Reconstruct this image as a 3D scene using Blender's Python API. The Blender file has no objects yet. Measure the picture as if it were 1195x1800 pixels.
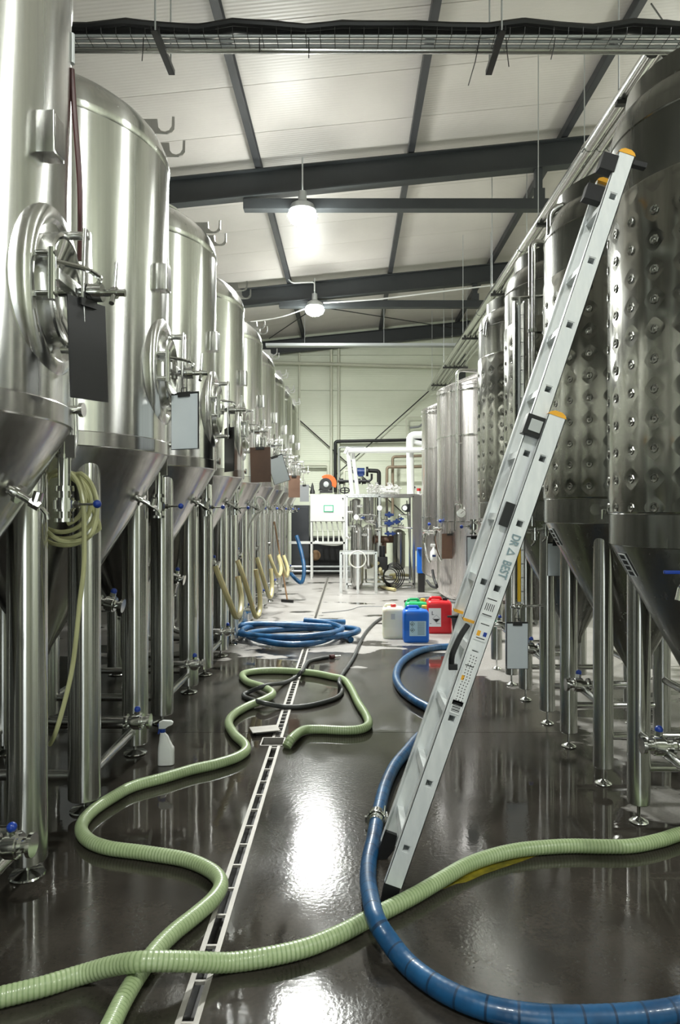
import bpy, bmesh, math, random
from math import sin, cos, pi, radians, sqrt, atan2
from mathutils import Vector, Matrix
random.seed(7)
C = bpy.context.scene
COL = C.collection

# ------------------------------------------------------------------ camera
H = 1.6
cam = bpy.data.cameras.new('camera')
camo = bpy.data.objects.new('camera', cam); COL.objects.link(camo)
camo.location = (0, 0, H); camo.rotation_euler = (radians(90), 0, 0)
cam.sensor_fit = 'VERTICAL'; cam.sensor_height = 36; cam.sensor_width = 24; cam.lens = 24
cam.shift_x = -16.5/1800; cam.shift_y = -3/1800
cam.clip_start = 0.05; cam.clip_end = 100
C.camera = camo

# ------------------------------------------------------------------ world, exposure
w = bpy.data.worlds.new('world'); C.world = w; w.use_nodes = True
w.node_tree.nodes['Background'].inputs[0].default_value = (0.9, 1.0, 0.97, 1)
w.node_tree.nodes['Background'].inputs[1].default_value = 0.15
C.view_settings.view_transform = 'Standard'
try: C.view_settings.look = 'None'
except Exception: pass
C.view_settings.gamma = 1; C.view_settings.use_curve_mapping = False
C.view_settings.exposure = 0.0
LAMP_W = 790; FILL_W = 90; NEAR_K = .32; SIDE_K = .27
def area(name, loc, rot, sx, sy, power, col=(1, 1, 1)):
    l = bpy.data.lights.new(name, 'AREA'); l.shape = 'RECTANGLE'; l.size = sx; l.size_y = sy
    l.energy = power; l.color = col
    o = bpy.data.objects.new(name, l); COL.objects.link(o); o.location = loc; o.rotation_euler = rot
    return o
# added fill light, unseen behind the photographer, sized like a doorway
area('rear_fill_light', (0.2, -5.9, 1.9), (radians(90), 0, 0), 2.6, 3.4, FILL_W, (0.93, 1.0, 0.98))

# pixel of the photograph -> place on the floor / in depth
def fx(px, py, z=0.0):
    Y = 1200*(H-z)/(py-897.0)
    return ((px-614)*Y/1200, Y, z)
def at(px, py, Y):
    return ((px-614)*Y/1200, Y, H-(py-897)*Y/1200)

# ------------------------------------------------------------------ materials
def mat(name, col, rough=0.5, metal=0.0, **kw):
    m = bpy.data.materials.new(name); m.use_nodes = True
    nt = m.node_tree; b = nt.nodes['Principled BSDF']
    b.inputs['Base Color'].default_value = (*col, 1); b.inputs['Roughness'].default_value = rough
    b.inputs['Metallic'].default_value = metal
    for k, v in kw.items(): b.inputs[k.replace('_', ' ')].default_value = v
    return m
def N(m, t, **kw):
    n = m.node_tree.nodes.new(t)
    for k, v in kw.items(): setattr(n, k, v)
    return n
def L(m, a, b): m.node_tree.links.new(a, b)
def BS(m): return m.node_tree.nodes['Principled BSDF']
def noise(m, scale=(1, 1, 1), s=5, det=3, coord='Object'):
    tc = N(m, 'ShaderNodeTexCoord'); mp = N(m, 'ShaderNodeMapping'); mp.inputs['Scale'].default_value = scale
    nz = N(m, 'ShaderNodeTexNoise'); nz.inputs['Scale'].default_value = s; nz.inputs['Detail'].default_value = det
    L(m, tc.outputs[coord], mp.inputs[0]); L(m, mp.outputs[0], nz.inputs[0]); return nz
def ramp(m, src, stops):
    r = N(m, 'ShaderNodeValToRGB'); e = r.color_ramp.elements
    while len(e) < len(stops): e.new(0.5)
    for i, (p, c) in enumerate(stops):
        e[i].position = p; e[i].color = (*c, 1) if len(c) == 3 else c
    L(m, src, r.inputs[0]); return r
def g(v): return (v, v, v)
def bump(m, src, strength=0.3, dist=0.01, prev=None):
    b = N(m, 'ShaderNodeBump'); b.inputs['Strength'].default_value = strength; b.inputs['Distance'].default_value = dist
    L(m, src, b.inputs['Height'])
    if prev: L(m, prev.outputs[0], b.inputs['Normal'])
    L(m, b.outputs[0], BS(m).inputs['Normal']); return b
def varied(name, c1, c2, rough, metal=0.0, scale=(1, 1, 1), s=6, rv=0.08, bmp=0.0, det=4, bd=0.003, lo=.3, hi=.7):
    m = mat(name, c1, rough, metal); nz = noise(m, scale, s, det)
    r = ramp(m, nz.outputs[0], [(lo, c1), (hi, c2)]); L(m, r.outputs[0], BS(m).inputs['Base Color'])
    mr = N(m, 'ShaderNodeMapRange'); mr.inputs[1].default_value = .3; mr.inputs[2].default_value = .7
    mr.inputs[3].default_value = rough-rv; mr.inputs[4].default_value = rough+rv
    L(m, nz.outputs[0], mr.inputs[0]); L(m, mr.outputs[0], BS(m).inputs['Roughness'])
    if bmp: bump(m, nz.outputs[0], bmp, bd)
    return m
def steel(name, c=.62, rough=.25, aniso=.6, warp=0.0, tint=(1, 1, .97)):
    a = (c*tint[0], c*tint[1], c*tint[2]); b = tuple(x*.86 for x in a)
    m = varied(name, a, b, rough, 1.0, (9, 9, .12), 4, .04, 0, 3)
    BS(m).inputs['Anisotropic'].default_value = aniso; BS(m).inputs['Anisotropic Rotation'].default_value = .25
    tg = N(m, 'ShaderNodeTangent'); tg.direction_type = 'RADIAL'; tg.axis = 'Z'
    L(m, tg.outputs[0], BS(m).inputs['Tangent'])
    if warp:
        nz = noise(m, (1, 1, .07), 5.0, 2)
        bump(m, nz.outputs[0], warp, .03)
    return m
M = {}
M['steel'] = steel('brushed_stainless', .80, .24, .93, .12)
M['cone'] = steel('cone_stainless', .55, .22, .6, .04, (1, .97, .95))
M['steel_pol'] = mat('polished_stainless', (.72, .73, .71), .12, 1.0)
M['steel_leg'] = steel('leg_stainless', .66, .21, .85, 0)
M['old'] = steel('aged_stainless', .33, .24, .5, .08, (1, 1, .92))
# dimpled cooling jacket: pillow relief between the spot welds
def jacket_mat():
    m = varied('dimple_jacket', (.38, .38, .34), (.24, .24, .21), .2, 1.0, (6, 6, .5), 3, .06, .05, 6, .002)
    tc = N(m, 'ShaderNodeTexCoord'); sp = N(m, 'ShaderNodeSeparateXYZ'); L(m, tc.outputs['Object'], sp.inputs[0])
    at_ = N(m, 'ShaderNodeMath', operation='ARCTAN2'); L(m, sp.outputs[1], at_.inputs[0]); L(m, sp.outputs[0], at_.inputs[1])
    a = N(m, 'ShaderNodeMath', operation='MULTIPLY'); a.inputs[1].default_value = 26; L(m, at_.outputs[0], a.inputs[0])
    ca = N(m, 'ShaderNodeMath', operation='COSINE'); L(m, a.outputs[0], ca.inputs[0])
    zz = N(m, 'ShaderNodeMath', operation='SUBTRACT'); zz.inputs[1].default_value = DZ0; L(m, sp.outputs[2], zz.inputs[0])
    z2 = N(m, 'ShaderNodeMath', operation='MULTIPLY'); z2.inputs[1].default_value = 2*pi/DZ; L(m, zz.outputs[0], z2.inputs[0])
    cz = N(m, 'ShaderNodeMath', operation='COSINE'); L(m, z2.outputs[0], cz.inputs[0])
    s = N(m, 'ShaderNodeMath', operation='ADD'); L(m, ca.outputs[0], s.inputs[0]); L(m, cz.outputs[0], s.inputs[1])
    mx = N(m, 'ShaderNodeMath', operation='MAXIMUM'); mx.inputs[1].default_value = 0.2; L(m, s.outputs[0], mx.inputs[0])
    ng = N(m, 'ShaderNodeMath', operation='MULTIPLY'); ng.inputs[1].default_value = -1; L(m, mx.outputs[0], ng.inputs[0])
    pb = [n for n in m.node_tree.nodes if n.type == 'BUMP'][0]
    b2 = bump(m, ng.outputs[0], .38, .0035, pb)
    nz = noise(m, (1, 1, .45), 7, 1); bump(m, nz.outputs[0], .2, .015, b2)
    return m
DZ0 = 1.74; DZ = .128
M['jacket'] = jacket_mat()
M['black'] = mat('black_rubber', (.006, .006, .007), .5)
M['blackp'] = mat('black_plastic', (.009, .009, .010), .4)
M['dark_steel'] = varied('painted_dark_steel', (.022, .026, .028), (.032, .036, .038), .5, 0, s=3)
M['purlin'] = varied('galvanised_purlin', (.028, .03, .032), (.045, .047, .05), .5, .0, s=3)
M['blue'] = mat('blue_plastic', (.01, .045, .30), .3)
M['bluecan'] = varied('blue_canister', (.006, .12, .55), (.008, .14, .62), .38, s=3)
M['redcan'] = varied('red_canister', (.62, .012, .02), (.7, .02, .03), .38, s=3)
M['greencan'] = mat('green_canister', (.01, .36, .13), .4)
M['whitecan'] = mat('milky_canister', (.80, .80, .66), .4, Subsurface_Weight=.2)
M['redcap'] = mat('red_cap', (.65, .03, .03), .4)
M['white'] = mat('white_plastic', (.82, .83, .82), .4)
M['paper'] = varied('paper', (.60, .66, .70), (.68, .73, .76), .8, s=4)
M['ink'] = mat('ink', (.02, .02, .022), .7)
M['yellow'] = mat('yellow_plastic', (.85, .42, .03), .45)
M['gold'] = mat('sight_glass_fluid', (.75, .48, .03), .3)
M['orange'] = mat('orange_paint', (.80, .10, .015), .45)
M['brown'] = varied('brown_board', (.11, .06, .04), (.16, .09, .06), .5, s=5)
M['copper'] = varied('rusty_pipe', (.22, .17, .12), (.32, .25, .18), .55, .4, s=8)
M['alu'] = varied('ladder_aluminium', (.86, .88, .88), (.72, .75, .76), .45, .35, (6, 6, 1.5), 5, .06, .03, 6)
M['cabwhite'] = mat('white_enamel', (.62, .62, .60), .4)
M['grey'] = mat('mid_grey_paint', (.25, .26, .27), .5)
M['cream_hose'] = mat('cream_hose', (.52, .46, .24), .4, Subsurface_Weight=.1)
M['tube_hose'] = mat('clear_yellow_tube', (.60, .60, .33), .25, Transmission_Weight=.15)
M['white_hose'] = mat('white_hose', (.75, .76, .70), .4)
M['darkred'] = mat('dark_red_tube', (.06, .012, .012), .35)
M['grey_hose'] = varied('grey_rubber_hose', (.035, .038, .036), (.06, .062, .06), .42, s=10)
M['wood'] = varied('squeegee_wood', (.25, .14, .07), (.33, .2, .1), .6, s=8)
M['dark_board'] = mat('dark_board', (.02, .02, .022), .35)
M['darkmetal'] = mat('dark_metal', (.05, .05, .05), .4, .7)
M['glassdial'] = mat('dial_face', (.85, .87, .85), .3)
M['deep_blue'] = mat('blue_enamel', (.008, .03, .14), .35)
M['drain'] = varied('drain_steel', (.26, .245, .225), (.38, .36, .33), .5, .4, s=12)
M['chrome'] = mat('bright_chrome', (.95, .95, .93), .25, .85)
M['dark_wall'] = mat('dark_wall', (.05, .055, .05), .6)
M['ltgrey'] = mat('galvanised', (.5, .52, .52), .45, .6)
M['whitepipe'] = mat('white_insulation', (.78, .79, .78), .5)
M['lettering'] = mat('faded_blue_print', (.22, .31, .34), .6)
M['screen'] = mat('display_glass', (.65, .8, .68), .3)
M['greenframe'] = mat('green_bezel', (.02, .35, .18), .5)
M['lens'] = mat('lamp_lens', (1, 1, 1), .3, Emission_Color=(.97, 1, .96, 1), Emission_Strength=120)
# corrugated spiral hose materials
def hose_mat(name, c1, c2, rough):
    m = mat(name, c1, rough)
    nz = noise(m, (1, 1, 1), 9, 3)
    r = ramp(m, nz.outputs[0], [(.3, c1), (.7, c2)]); L(m, r.outputs[0], BS(m).inputs['Base Color'])
    BS(m).inputs['Coat Weight'].default_value = .3; BS(m).inputs['Coat Roughness'].default_value = .15
    return m
M['green_hose'] = hose_mat('pale_green_hose', (.33, .42, .22), (.41, .50, .29), .34)
M['green_groove'] = mat('hose_groove', (.24, .33, .15), .5)
M['blue_hose'] = hose_mat('blue_hose', (.003, .042, .12), (.012, .11, .27), .4)
M['blue_seam'] = mat('blue_hose_seam', (.004, .03, .08), .5)

def floor_mat():
    m = mat('wet_concrete', (.1, .1, .1), .3); nt = m.node_tree
    tc = N(m, 'ShaderNodeTexCoord'); sp = N(m, 'ShaderNodeSeparateXYZ'); L(m, tc.outputs['Object'], sp.inputs[0])
    # water lies over the near half of the hall and dries out towards the far end and under the tanks
    big = noise(m, (.8, .5, 1), .9, 4); med = noise(m, (.55, 1.1, 1), 1.9, 5)
    fy = N(m, 'ShaderNodeMapRange'); fy.inputs[1].default_value = 5.2; fy.inputs[2].default_value = 8.6
    fy.inputs[3].default_value = .42; fy.inputs[4].default_value = -.13; L(m, sp.outputs[1], fy.inputs[0])
    ex = N(m, 'ShaderNodeMapRange'); ex.inputs[1].default_value = 1.08; ex.inputs[2].default_value = 1.75
    ex.inputs[3].default_value = 0; ex.inputs[4].default_value = -.40; L(m, sp.outputs[0], ex.inputs[0])
    ey = N(m, 'ShaderNodeMapRange'); ey.inputs[1].default_value = 3.0; ey.inputs[2].default_value = 3.7
    L(m, sp.outputs[1], ey.inputs[0])
    em = N(m, 'ShaderNodeMath', operation='MULTIPLY'); L(m, ex.outputs[0], em.inputs[0]); L(m, ey.outputs[0], em.inputs[1])
    a = N(m, 'ShaderNodeMath', operation='ADD'); L(m, med.outputs[0], a.inputs[0]); L(m, fy.outputs[0], a.inputs[1])
    a2 = N(m, 'ShaderNodeMath', operation='ADD'); L(m, a.outputs[0], a2.inputs[0]); L(m, em.outputs[0], a2.inputs[1])
    wet = ramp(m, a2.outputs[0], [(.485, g(0)), (.515, g(1))])
    fine = noise(m, (1, 1, 1), 60, 6); stain = noise(m, (1, 1, 1), 2.5, 6)
    dry = ramp(m, stain.outputs[0], [(.3, (.29, .27, .255)), (.7, (.39, .37, .355))])
    wetc = ramp(m, stain.outputs[0], [(.3, (.020, .0175, .014)), (.7, (.055, .048, .040))])
    mx = N(m, 'ShaderNodeMix', data_type='RGBA'); L(m, wet.outputs[0], mx.inputs[0]); L(m, dry.outputs[0], mx.inputs[6]); L(m, wetc.outputs[0], mx.inputs[7])
    sp2 = ramp(m, fine.outputs[0], [(.3, g(.82)), (.7, g(1.1))])
    mu = N(m, 'ShaderNodeMix', data_type='RGBA', blend_type='MULTIPLY'); mu.inputs[0].default_value = 1
    L(m, mx.outputs[2], mu.inputs[6]); L(m, sp2.outputs[0], mu.inputs[7]); L(m, mu.outputs[2], BS(m).inputs['Base Color'])
    # still pools (mirror-like) against thin wet film (rougher, sparkling)
    film = ramp(m, big.outputs[0], [(.43, g(0)), (.52, g(1))])
    dy = N(m, 'ShaderNodeMapRange'); dy.inputs[1].default_value = 3.6; dy.inputs[2].default_value = 6.5; dy.inputs[3].default_value = .13; dy.inputs[4].default_value = .26; L(m, sp.outputs[1], dy.inputs[0])
    mw = N(m, 'ShaderNodeMix', data_type='FLOAT'); L(m, film.outputs[0], mw.inputs[0]); mw.inputs[2].default_value = .035; L(m, dy.outputs[0], mw.inputs[3])
    mr = N(m, 'ShaderNodeMix', data_type='FLOAT'); L(m, wet.outputs[0], mr.inputs[0]); mr.inputs[2].default_value = .36
    L(m, mw.outputs[0], mr.inputs[3]); L(m, mr.outputs[0], BS(m).inputs['Roughness'])
    b1 = bump(m, fine.outputs[0], .3, .0012)
    ms = N(m, 'ShaderNodeMapRange'); ms.inputs[3].default_value = .04; ms.inputs[4].default_value = .5; L(m, film.outputs[0], ms.inputs[0]); L(m, ms.outputs[0], b1.inputs['Strength'])
    rip = noise(m, (1, 1, 1), 11, 2); bump(m, rip.outputs[0], .07, .004, b1)
    BS(m).inputs['IOR'].default_value = 1.5
    return m
M['floor'] = floor_mat()
def panel_mat(name, c1, c2, axis, freq):
    m = varied(name, c1, c2, .45, 0, (1, 1, 1), 1.3, .05)
    tc = N(m, 'ShaderNodeTexCoord'); sp = N(m, 'ShaderNodeSeparateXYZ'); L(m, tc.outputs['Object'], sp.inputs[0])
    mu = N(m, 'ShaderNodeMath', operation='MULTIPLY'); mu.inputs[1].default_value = freq; L(m, sp.outputs[axis], mu.inputs[0])
    s = N(m, 'ShaderNodeMath', operation='SINE'); L(m, mu.outputs[0], s.inputs[0])
    bump(m, s.outputs[0], .22, .004); return m
M['ceil'] = panel_mat('roof_panel', (.54, .51, .475), (.60, .57, .53), 1, 2*pi/.05)
M['wall'] = panel_mat('wall_panel', (.66, .70, .56), (.72, .75, .62), 2, 2*pi/.06)

# ------------------------------------------------------------------ mesh builder
def frame(d):
    d = Vector(d).normalized(); up = Vector((0, 0, 1)) if abs(d.z) < .95 else Vector((1, 0, 0))
    a = d.cross(up).normalized(); b = a.cross(d).normalized(); return a, b, d
class MB:
    def __init__(s): s.v = []; s.f = []; s.mi = []
    def add(s, v, f, mi=0):
        o = len(s.v); s.v += [tuple(x) for x in v]; s.f += [tuple(i+o for i in q) for q in f]; s.mi += [mi]*len(f); return s
    def box(s, c, d, rot=None, mi=0):
        x, y, z = (q/2 for q in d); P = [Vector((a*x, b*y, e*z)) for a in (-1, 1) for b in (-1, 1) for e in (-1, 1)]
        if rot is not None: P = [rot @ p for p in P]
        c = Vector(c); return s.add([p+c for p in P], [(0, 1, 3, 2), (4, 6, 7, 5), (0, 4, 5, 1), (2, 3, 7, 6), (0, 2, 6, 4), (1, 5, 7, 3)], mi)
    def cyl(s, p0, p1, r0, r1=None, n=14, mi=0):
        r1 = r0 if r1 is None else r1; p0 = Vector(p0); p1 = Vector(p1); a, b, d = frame(p1-p0); V = []
        for p, r in ((p0, r0), (p1, r1)): V += [p+(a*cos(2*pi*i/n)+b*sin(2*pi*i/n))*r for i in range(n)]
        F = [(i, (i+1) % n, n+(i+1) % n, n+i) for i in range(n)]+[tuple(range(n))[::-1], tuple(range(n, 2*n))]
        return s.add(V, F, mi)
    def tube(s, pts, r, n=10, closed=False, rad=None, mi=0, mif=None):
        pts = [Vector(p) for p in pts]; m = len(pts); V = []; prev = None
        for i, p in enumerate(pts):
            if closed: t = pts[(i+1) % m]-pts[i-1]
            else: t = pts[min(i+1, m-1)]-pts[max(i-1, 0)]
            t = t.normalized() if t.length > 1e-9 else Vector((0, 0, 1))
            if prev is None: a, b, _ = frame(t)
            else:
                a = (prev-t*prev.dot(t)); a = a.normalized() if a.length > 1e-6 else frame(t)[0]; b = a.cross(t)
            prev = a; rr = rad[i] if rad else r
            V += [p+(a*cos(2*pi*k/n)+b*sin(2*pi*k/n))*rr for k in range(n)]
        F = []; MI = []
        for i in range(m if closed else m-1):
            j = (i+1) % m
            for k in range(n):
                F.append((i*n+k, i*n+(k+1) % n, j*n+(k+1) % n, j*n+k)); MI.append(mif(i) if mif else mi)
        if not closed: F += [tuple(range(n))[::-1], tuple(range((m-1)*n, m*n))]; MI += [mi, mi]
        o = len(s.v); s.v += [tuple(x) for x in V]; s.f += [tuple(q+o for q in f) for f in F]; s.mi += MI; return s
    def lathe(s, prof, n=48, c=(0, 0, 0), ax=(0, 0, 1), sx=1, sy=1, cap=True, mi=0):
        a, b, d = frame(ax)
        if abs(d.z) > .95: a, b = Vector((1, 0, 0)), Vector((0, 1, 0))
        c = Vector(c); V = []
        for r, z in prof: V += [c+(a*cos(2*pi*i/n)*sx+b*sin(2*pi*i/n)*sy)*r+d*z for i in range(n)]
        F = [(j*n+i, j*n+(i+1) % n, (j+1)*n+(i+1) % n, (j+1)*n+i) for j in range(len(prof)-1) for i in range(n)]
        if cap: F += [tuple(range(n))[::-1], tuple(range((len(prof)-1)*n, len(prof)*n))]
        return s.add(V, F, mi)
    def ball(s, c, r, n=12, mi=0, sc=(1, 1, 1)):
        prof = [(max(r*sin(pi*k/8), 1e-4), -r*cos(pi*k/8)) for k in range(9)]
        o = len(s.v); s.lathe(prof, n, (0, 0, 0), mi=mi)
        for i in range(o, len(s.v)): v = s.v[i]; s.v[i] = (v[0]*sc[0]+c[0], v[1]*sc[1]+c[1], v[2]*sc[2]+c[2])
        return s
    def prism(s, poly, o, u, w, n, t, mi=0):           # polygon in plane (u,w) at o, extruded t along n
        o = Vector(o); u = Vector(u); w = Vector(w); n = Vector(n); k = len(poly)
        A = [o+u*x+w*y for x, y in poly]; B = [p+n*t for p in A]
        return s.add(A+B, [tuple(range(k))[::-1], tuple(range(k, 2*k))]+[(i, (i+1) % k, k+(i+1) % k, k+i) for i in range(k)], mi)
    def build(s, name, mats, parent=None, smooth=35, loc=None, bev=0):
        me = bpy.data.meshes.new(name); me.from_pydata(s.v, [], s.f)
        mats = mats if isinstance(mats, (list, tuple)) else [mats]
        for q in mats: me.materials.append(M[q] if isinstance(q, str) else q)
        me.polygons.foreach_set('material_index', s.mi)
        bm = bmesh.new(); bm.from_mesh(me); bmesh.ops.recalc_face_normals(bm, faces=bm.faces)
        if bev: bmesh.ops.bevel(bm, geom=[e for e in bm.edges if e.calc_face_angle(0) > .6], offset=bev, segments=2, affect='EDGES', profile=.6)
        bm.to_mesh(me); bm.free()
        if smooth:
            me.polygons.foreach_set('use_smooth', [True]*len(me.polygons)); me.set_sharp_from_angle(angle=radians(smooth))
        o = bpy.data.objects.new(name, me); COL.objects.link(o)
        if parent: o.parent = parent
        if loc: o.location = loc
        return o
def tag(o, label, cat=None, group=None, kind=None):
    if label: o['label'] = label
    if cat: o['category'] = cat
    if group: o['group'] = group
    if kind: o['kind'] = kind
    return o
def thing(name, loc=(0, 0, 0), label=None, cat=None, group=None, rz=0):
    o = bpy.data.objects.new(name, None); COL.objects.link(o); o.location = loc; o.rotation_euler.z = rz; o.empty_display_size = .1
    return tag(o, label, cat, group)
def copy_tree(o, parent=None):
    c = o.copy(); COL.objects.link(c)
    if parent: c.parent = parent
    for ch in list(o.children): copy_tree(ch, c)
    return c
def arc(c, u, w, r, a0, a1, n=8):
    c = Vector(c); u = Vector(u); w = Vector(w)
    return [c+(u*cos(a0+(a1-a0)*i/n)+w*sin(a0+(a1-a0)*i/n))*r for i in range(n+1)]
def bend(pts, r=.05, n=5):
    """round off the corners of a polyline"""
    pts = [Vector(p) for p in pts]; out = [pts[0]]
    for i in range(1, len(pts)-1):
        a, b, c = pts[i-1], pts[i], pts[i+1]; d0 = (a-b); d1 = (c-b); rr = min(r, d0.length*.45, d1.length*.45)
        p0 = b+d0.normalized()*rr; p1 = b+d1.normalized()*rr
        for k in range(n+1):
            t = k/n; out.append(p0*(1-t)**2+b*2*t*(1-t)+p1*t*t)
    return out+[pts[-1]]
def spline(pts, step=.02):
    """Catmull-Rom through pts, resampled evenly"""
    P = [Vector(p) for p in pts]; P = [P[0]*2-P[1]]+P+[P[-1]*2-P[-2]]; out = []
    for i in range(1, len(P)-2):
        for k in range(24):
            t = k/24; a, b, c, d = P[i-1:i+3]
            out.append(.5*((2*b)+(c-a)*t+(2*a-5*b+4*c-d)*t*t+(3*b-a-3*c+d)*t**3))
    out.append(P[-2]); res = [out[0]]; acc = 0
    for i in range(1, len(out)):
        seg = (out[i]-out[i-1]); l = seg.length
        while acc+l >= step:
            tt = (step-acc)/l; q = out[i-1]+seg*tt; res.append(q); out[i-1] = q; seg = out[i]-q; l = seg.length; acc = 0
        acc += l
    return res
# ------------------------------------------------------------------ setting: floor, walls, ceiling
XL, XR, Y0, YW = -4.4, 6.6, -6.0, 19.35
def zr(x): return H+4.95+.1*x            # underside of the purlins
def zc(x): return zr(x)+.15              # underside of the roof panels
TOPW = zc(XR)+.3
fb = MB(); DR = (-.5235, -.4885)         # clear slot of the drain channel
SX, SY = (-.605, -.452), (4.635, 4.795)  # sump opening
xs = [XL, SX[0], DR[0], DR[1], SX[1], XR]; ys = [Y0, SY[0], SY[1], 4.915, 4.920, 8.9, 8.904, 12.9, 12.904, 16.3, YW]
for i in range(5):
    for j in range(len(ys)-1):
        joint = j in (3, 5, 7)
        if i == 2 and j < 9: z = -.07
        elif j == 1 and i in (1, 2, 3): z = -.16
        elif joint: z = -.006
        else: z = 0
        if z == 0: fb.add([(xs[i], ys[j], 0), (xs[i+1], ys[j], 0), (xs[i+1], ys[j+1], 0), (xs[i], ys[j+1], 0)], [(0, 1, 2, 3)])
        else:
            a, b, c, d = xs[i], xs[i+1], ys[j], ys[j+1]; mi = 0 if joint and i != 2 else 1
            fb.add([(a, c, z), (b, c, z), (b, d, z), (a, d, z)], [(0, 1, 2, 3)], mi)
            V = [(a, c, 0), (b, c, 0), (b, d, 0), (a, d, 0), (a, c, z), (b, c, z), (b, d, z), (a, d, z)]
            if j == 1: q = [(0, 1, 5, 4), (3, 2, 6, 7)]+([(0, 3, 7, 4)] if i == 1 else [])+([(1, 2, 6, 5)] if i == 3 else [])
            elif joint and i != 2: q = [(0, 1, 5, 4), (3, 2, 6, 7)]
            else: q = [(0, 3, 7, 4), (1, 2, 6, 5)]
            fb.add(V, q, mi)
M['pit'] = mat('drain_pit', (.02, .018, .016), .25)
fo = fb.build('floor', ['floor', 'pit'], smooth=0); fo['kind'] = 'structure'
# far-end wall of horizontal sandwich panels
def structure(name): o = thing(name); o['kind'] = 'structure'; return o
wb = structure('wall_back'); wb.location = (0, YW, 0)
pan = MB().box((0, .06, .5), (XR-XL, .1, .992)).build('panel', 'wall', wb, 0); pan.location = ((XL+XR)/2, 0, 0)
for k in range(1, 8):
    p = pan.copy(); COL.objects.link(p); p.location = ((XL+XR)/2, 0, k*1.0)
MB().box(((XL+XR)/2, .15, 4), (XR-XL, .04, 8)).build('backing', 'dark_steel', wb, 0)
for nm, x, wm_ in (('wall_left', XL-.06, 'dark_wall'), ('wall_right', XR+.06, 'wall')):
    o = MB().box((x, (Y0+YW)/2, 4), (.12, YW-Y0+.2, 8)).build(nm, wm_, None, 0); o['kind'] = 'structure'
# wall behind the photographer with a gap left for the added fill light
o = MB().box((XL/2-.6, Y0-.06, 4), (-XL-1.2+.0, .12, 8)).box((XR/2+.75, Y0-.06, 4), (XR-1.5, .12, 8)).box((.15, Y0-.06, 5.8), (2.7, .12, 4.4)).build('wall_front', 'wall', None, 0); o['kind'] = 'structure'
# roof of insulated panels running across the hall
ce = structure('ceiling'); ce.location = (0, 0, 0)
sl = sqrt(1+.01); th = atan2(.1, 1); Rr = Matrix.Rotation(-th, 3, 'Y')
pm = MB().box((0, 0, .06), ((XR-XL)*sl+.3, .992, .12), Rr).build('panel', 'ceil', ce, 0)
xm = (XL+XR)/2; pm.location = (xm, Y0+.5, zc(xm))
k = 1
while Y0+.5+k < YW+.6:
    p = pm.copy(); COL.objects.link(p); p.location = (xm, Y0+.5+k, zc(xm)); k += 1
MB().box((xm, (Y0+YW)/2, zc(xm)+.2), ((XR-XL)*sl+.3, YW-Y0+.4, .04), Rr).build('backing', 'dark_steel', ce, 0)

# ------------------------------------------------------------------ steel frame
FR = [(9.7, 'nearest sloping black roof rafter, just in front of the nearer lamp'), (14.6, 'middle sloping black roof rafter, behind the nearer lamp and at the farther lamp'), (19.1, 'farthest sloping black roof rafter, lying against the pale end wall')]
def ibeam(name, y, x0, x1, depth, label, par=None):
    r = thing(name, (0, y, 0), label, 'roof beam')
    xm_ = (x0+x1)/2; Lb = (x1-x0)*sl
    MB().box((xm_, 0, zr(xm_)-depth/2), (Lb, .02, depth-.02), Rr).build('web', 'dark_steel', r, 0)
    for s in (0, 1): MB().box((xm_, 0, zr(xm_)-.01-s*(depth-.02)), (Lb, .17, .016), Rr).build('flange', 'dark_steel', r, 0)
    return r
for y, lb in FR: ibeam('roof_rafter', y, XL, XR, .38, lb)
for y, z, lb in ((9.7, 5.93, 'horizontal black tie beam under the nearest rafter'), (14.6, 6.0, 'horizontal black tie beam under the middle rafter')):
    r = thing('tie_beam', (0, y, 0), lb, 'roof beam')
    MB().box((2.5, 0, z), (8.0, .14, .15)).build('beam', 'dark_steel', r, 0, bev=.008)
    x = 2.68 if y < 10 else 2.68
    MB().box((x, 0, (z+zr(x)-.38)/2), (.1, .1, zr(x)-.38-z)).build('post', 'dark_steel', r, 0)
    MB().box((x, -.06, z+.12), (.16, .015, .2)).build('gusset_plate', 'dark_steel', r, 0)
for x, lb in ((-3.45, 'roof purlin farthest left, above the left tank row'), (-1.285, 'leftmost of the three roof purlins seen over the aisle'), (.877, 'middle of the three roof purlins seen over the aisle'), (3.04, 'rightmost of the three roof purlins seen over the aisle'), (5.2, 'roof purlin farthest right, above the right tank row')):
    o = MB().box((0, 0, .055), (.015, YW-Y0, .1)).box((.04, 0, .008), (.08, YW-Y0, .012)).box((.04, 0, .118), (.08, YW-Y0, .012)).build('roof_purlin', 'purlin', None, 0, loc=(x-.04, (YW+Y0)/2, zr(x+.0)+.012))
    tag(o, lb, 'purlin')
r = MB().box((0, -.08, 3.1), (.2, .02, 6.2)).box((0, .08, 3.1), (.2, .02, 6.2)).box((0, 0, 3.1), (.015, .16, 6.2)).build('steel_column', 'dark_steel', None, 0, loc=(3.12, 19.0, 0))
tag(r, 'dark steel column standing at the right of the pale end wall', 'column')
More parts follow.
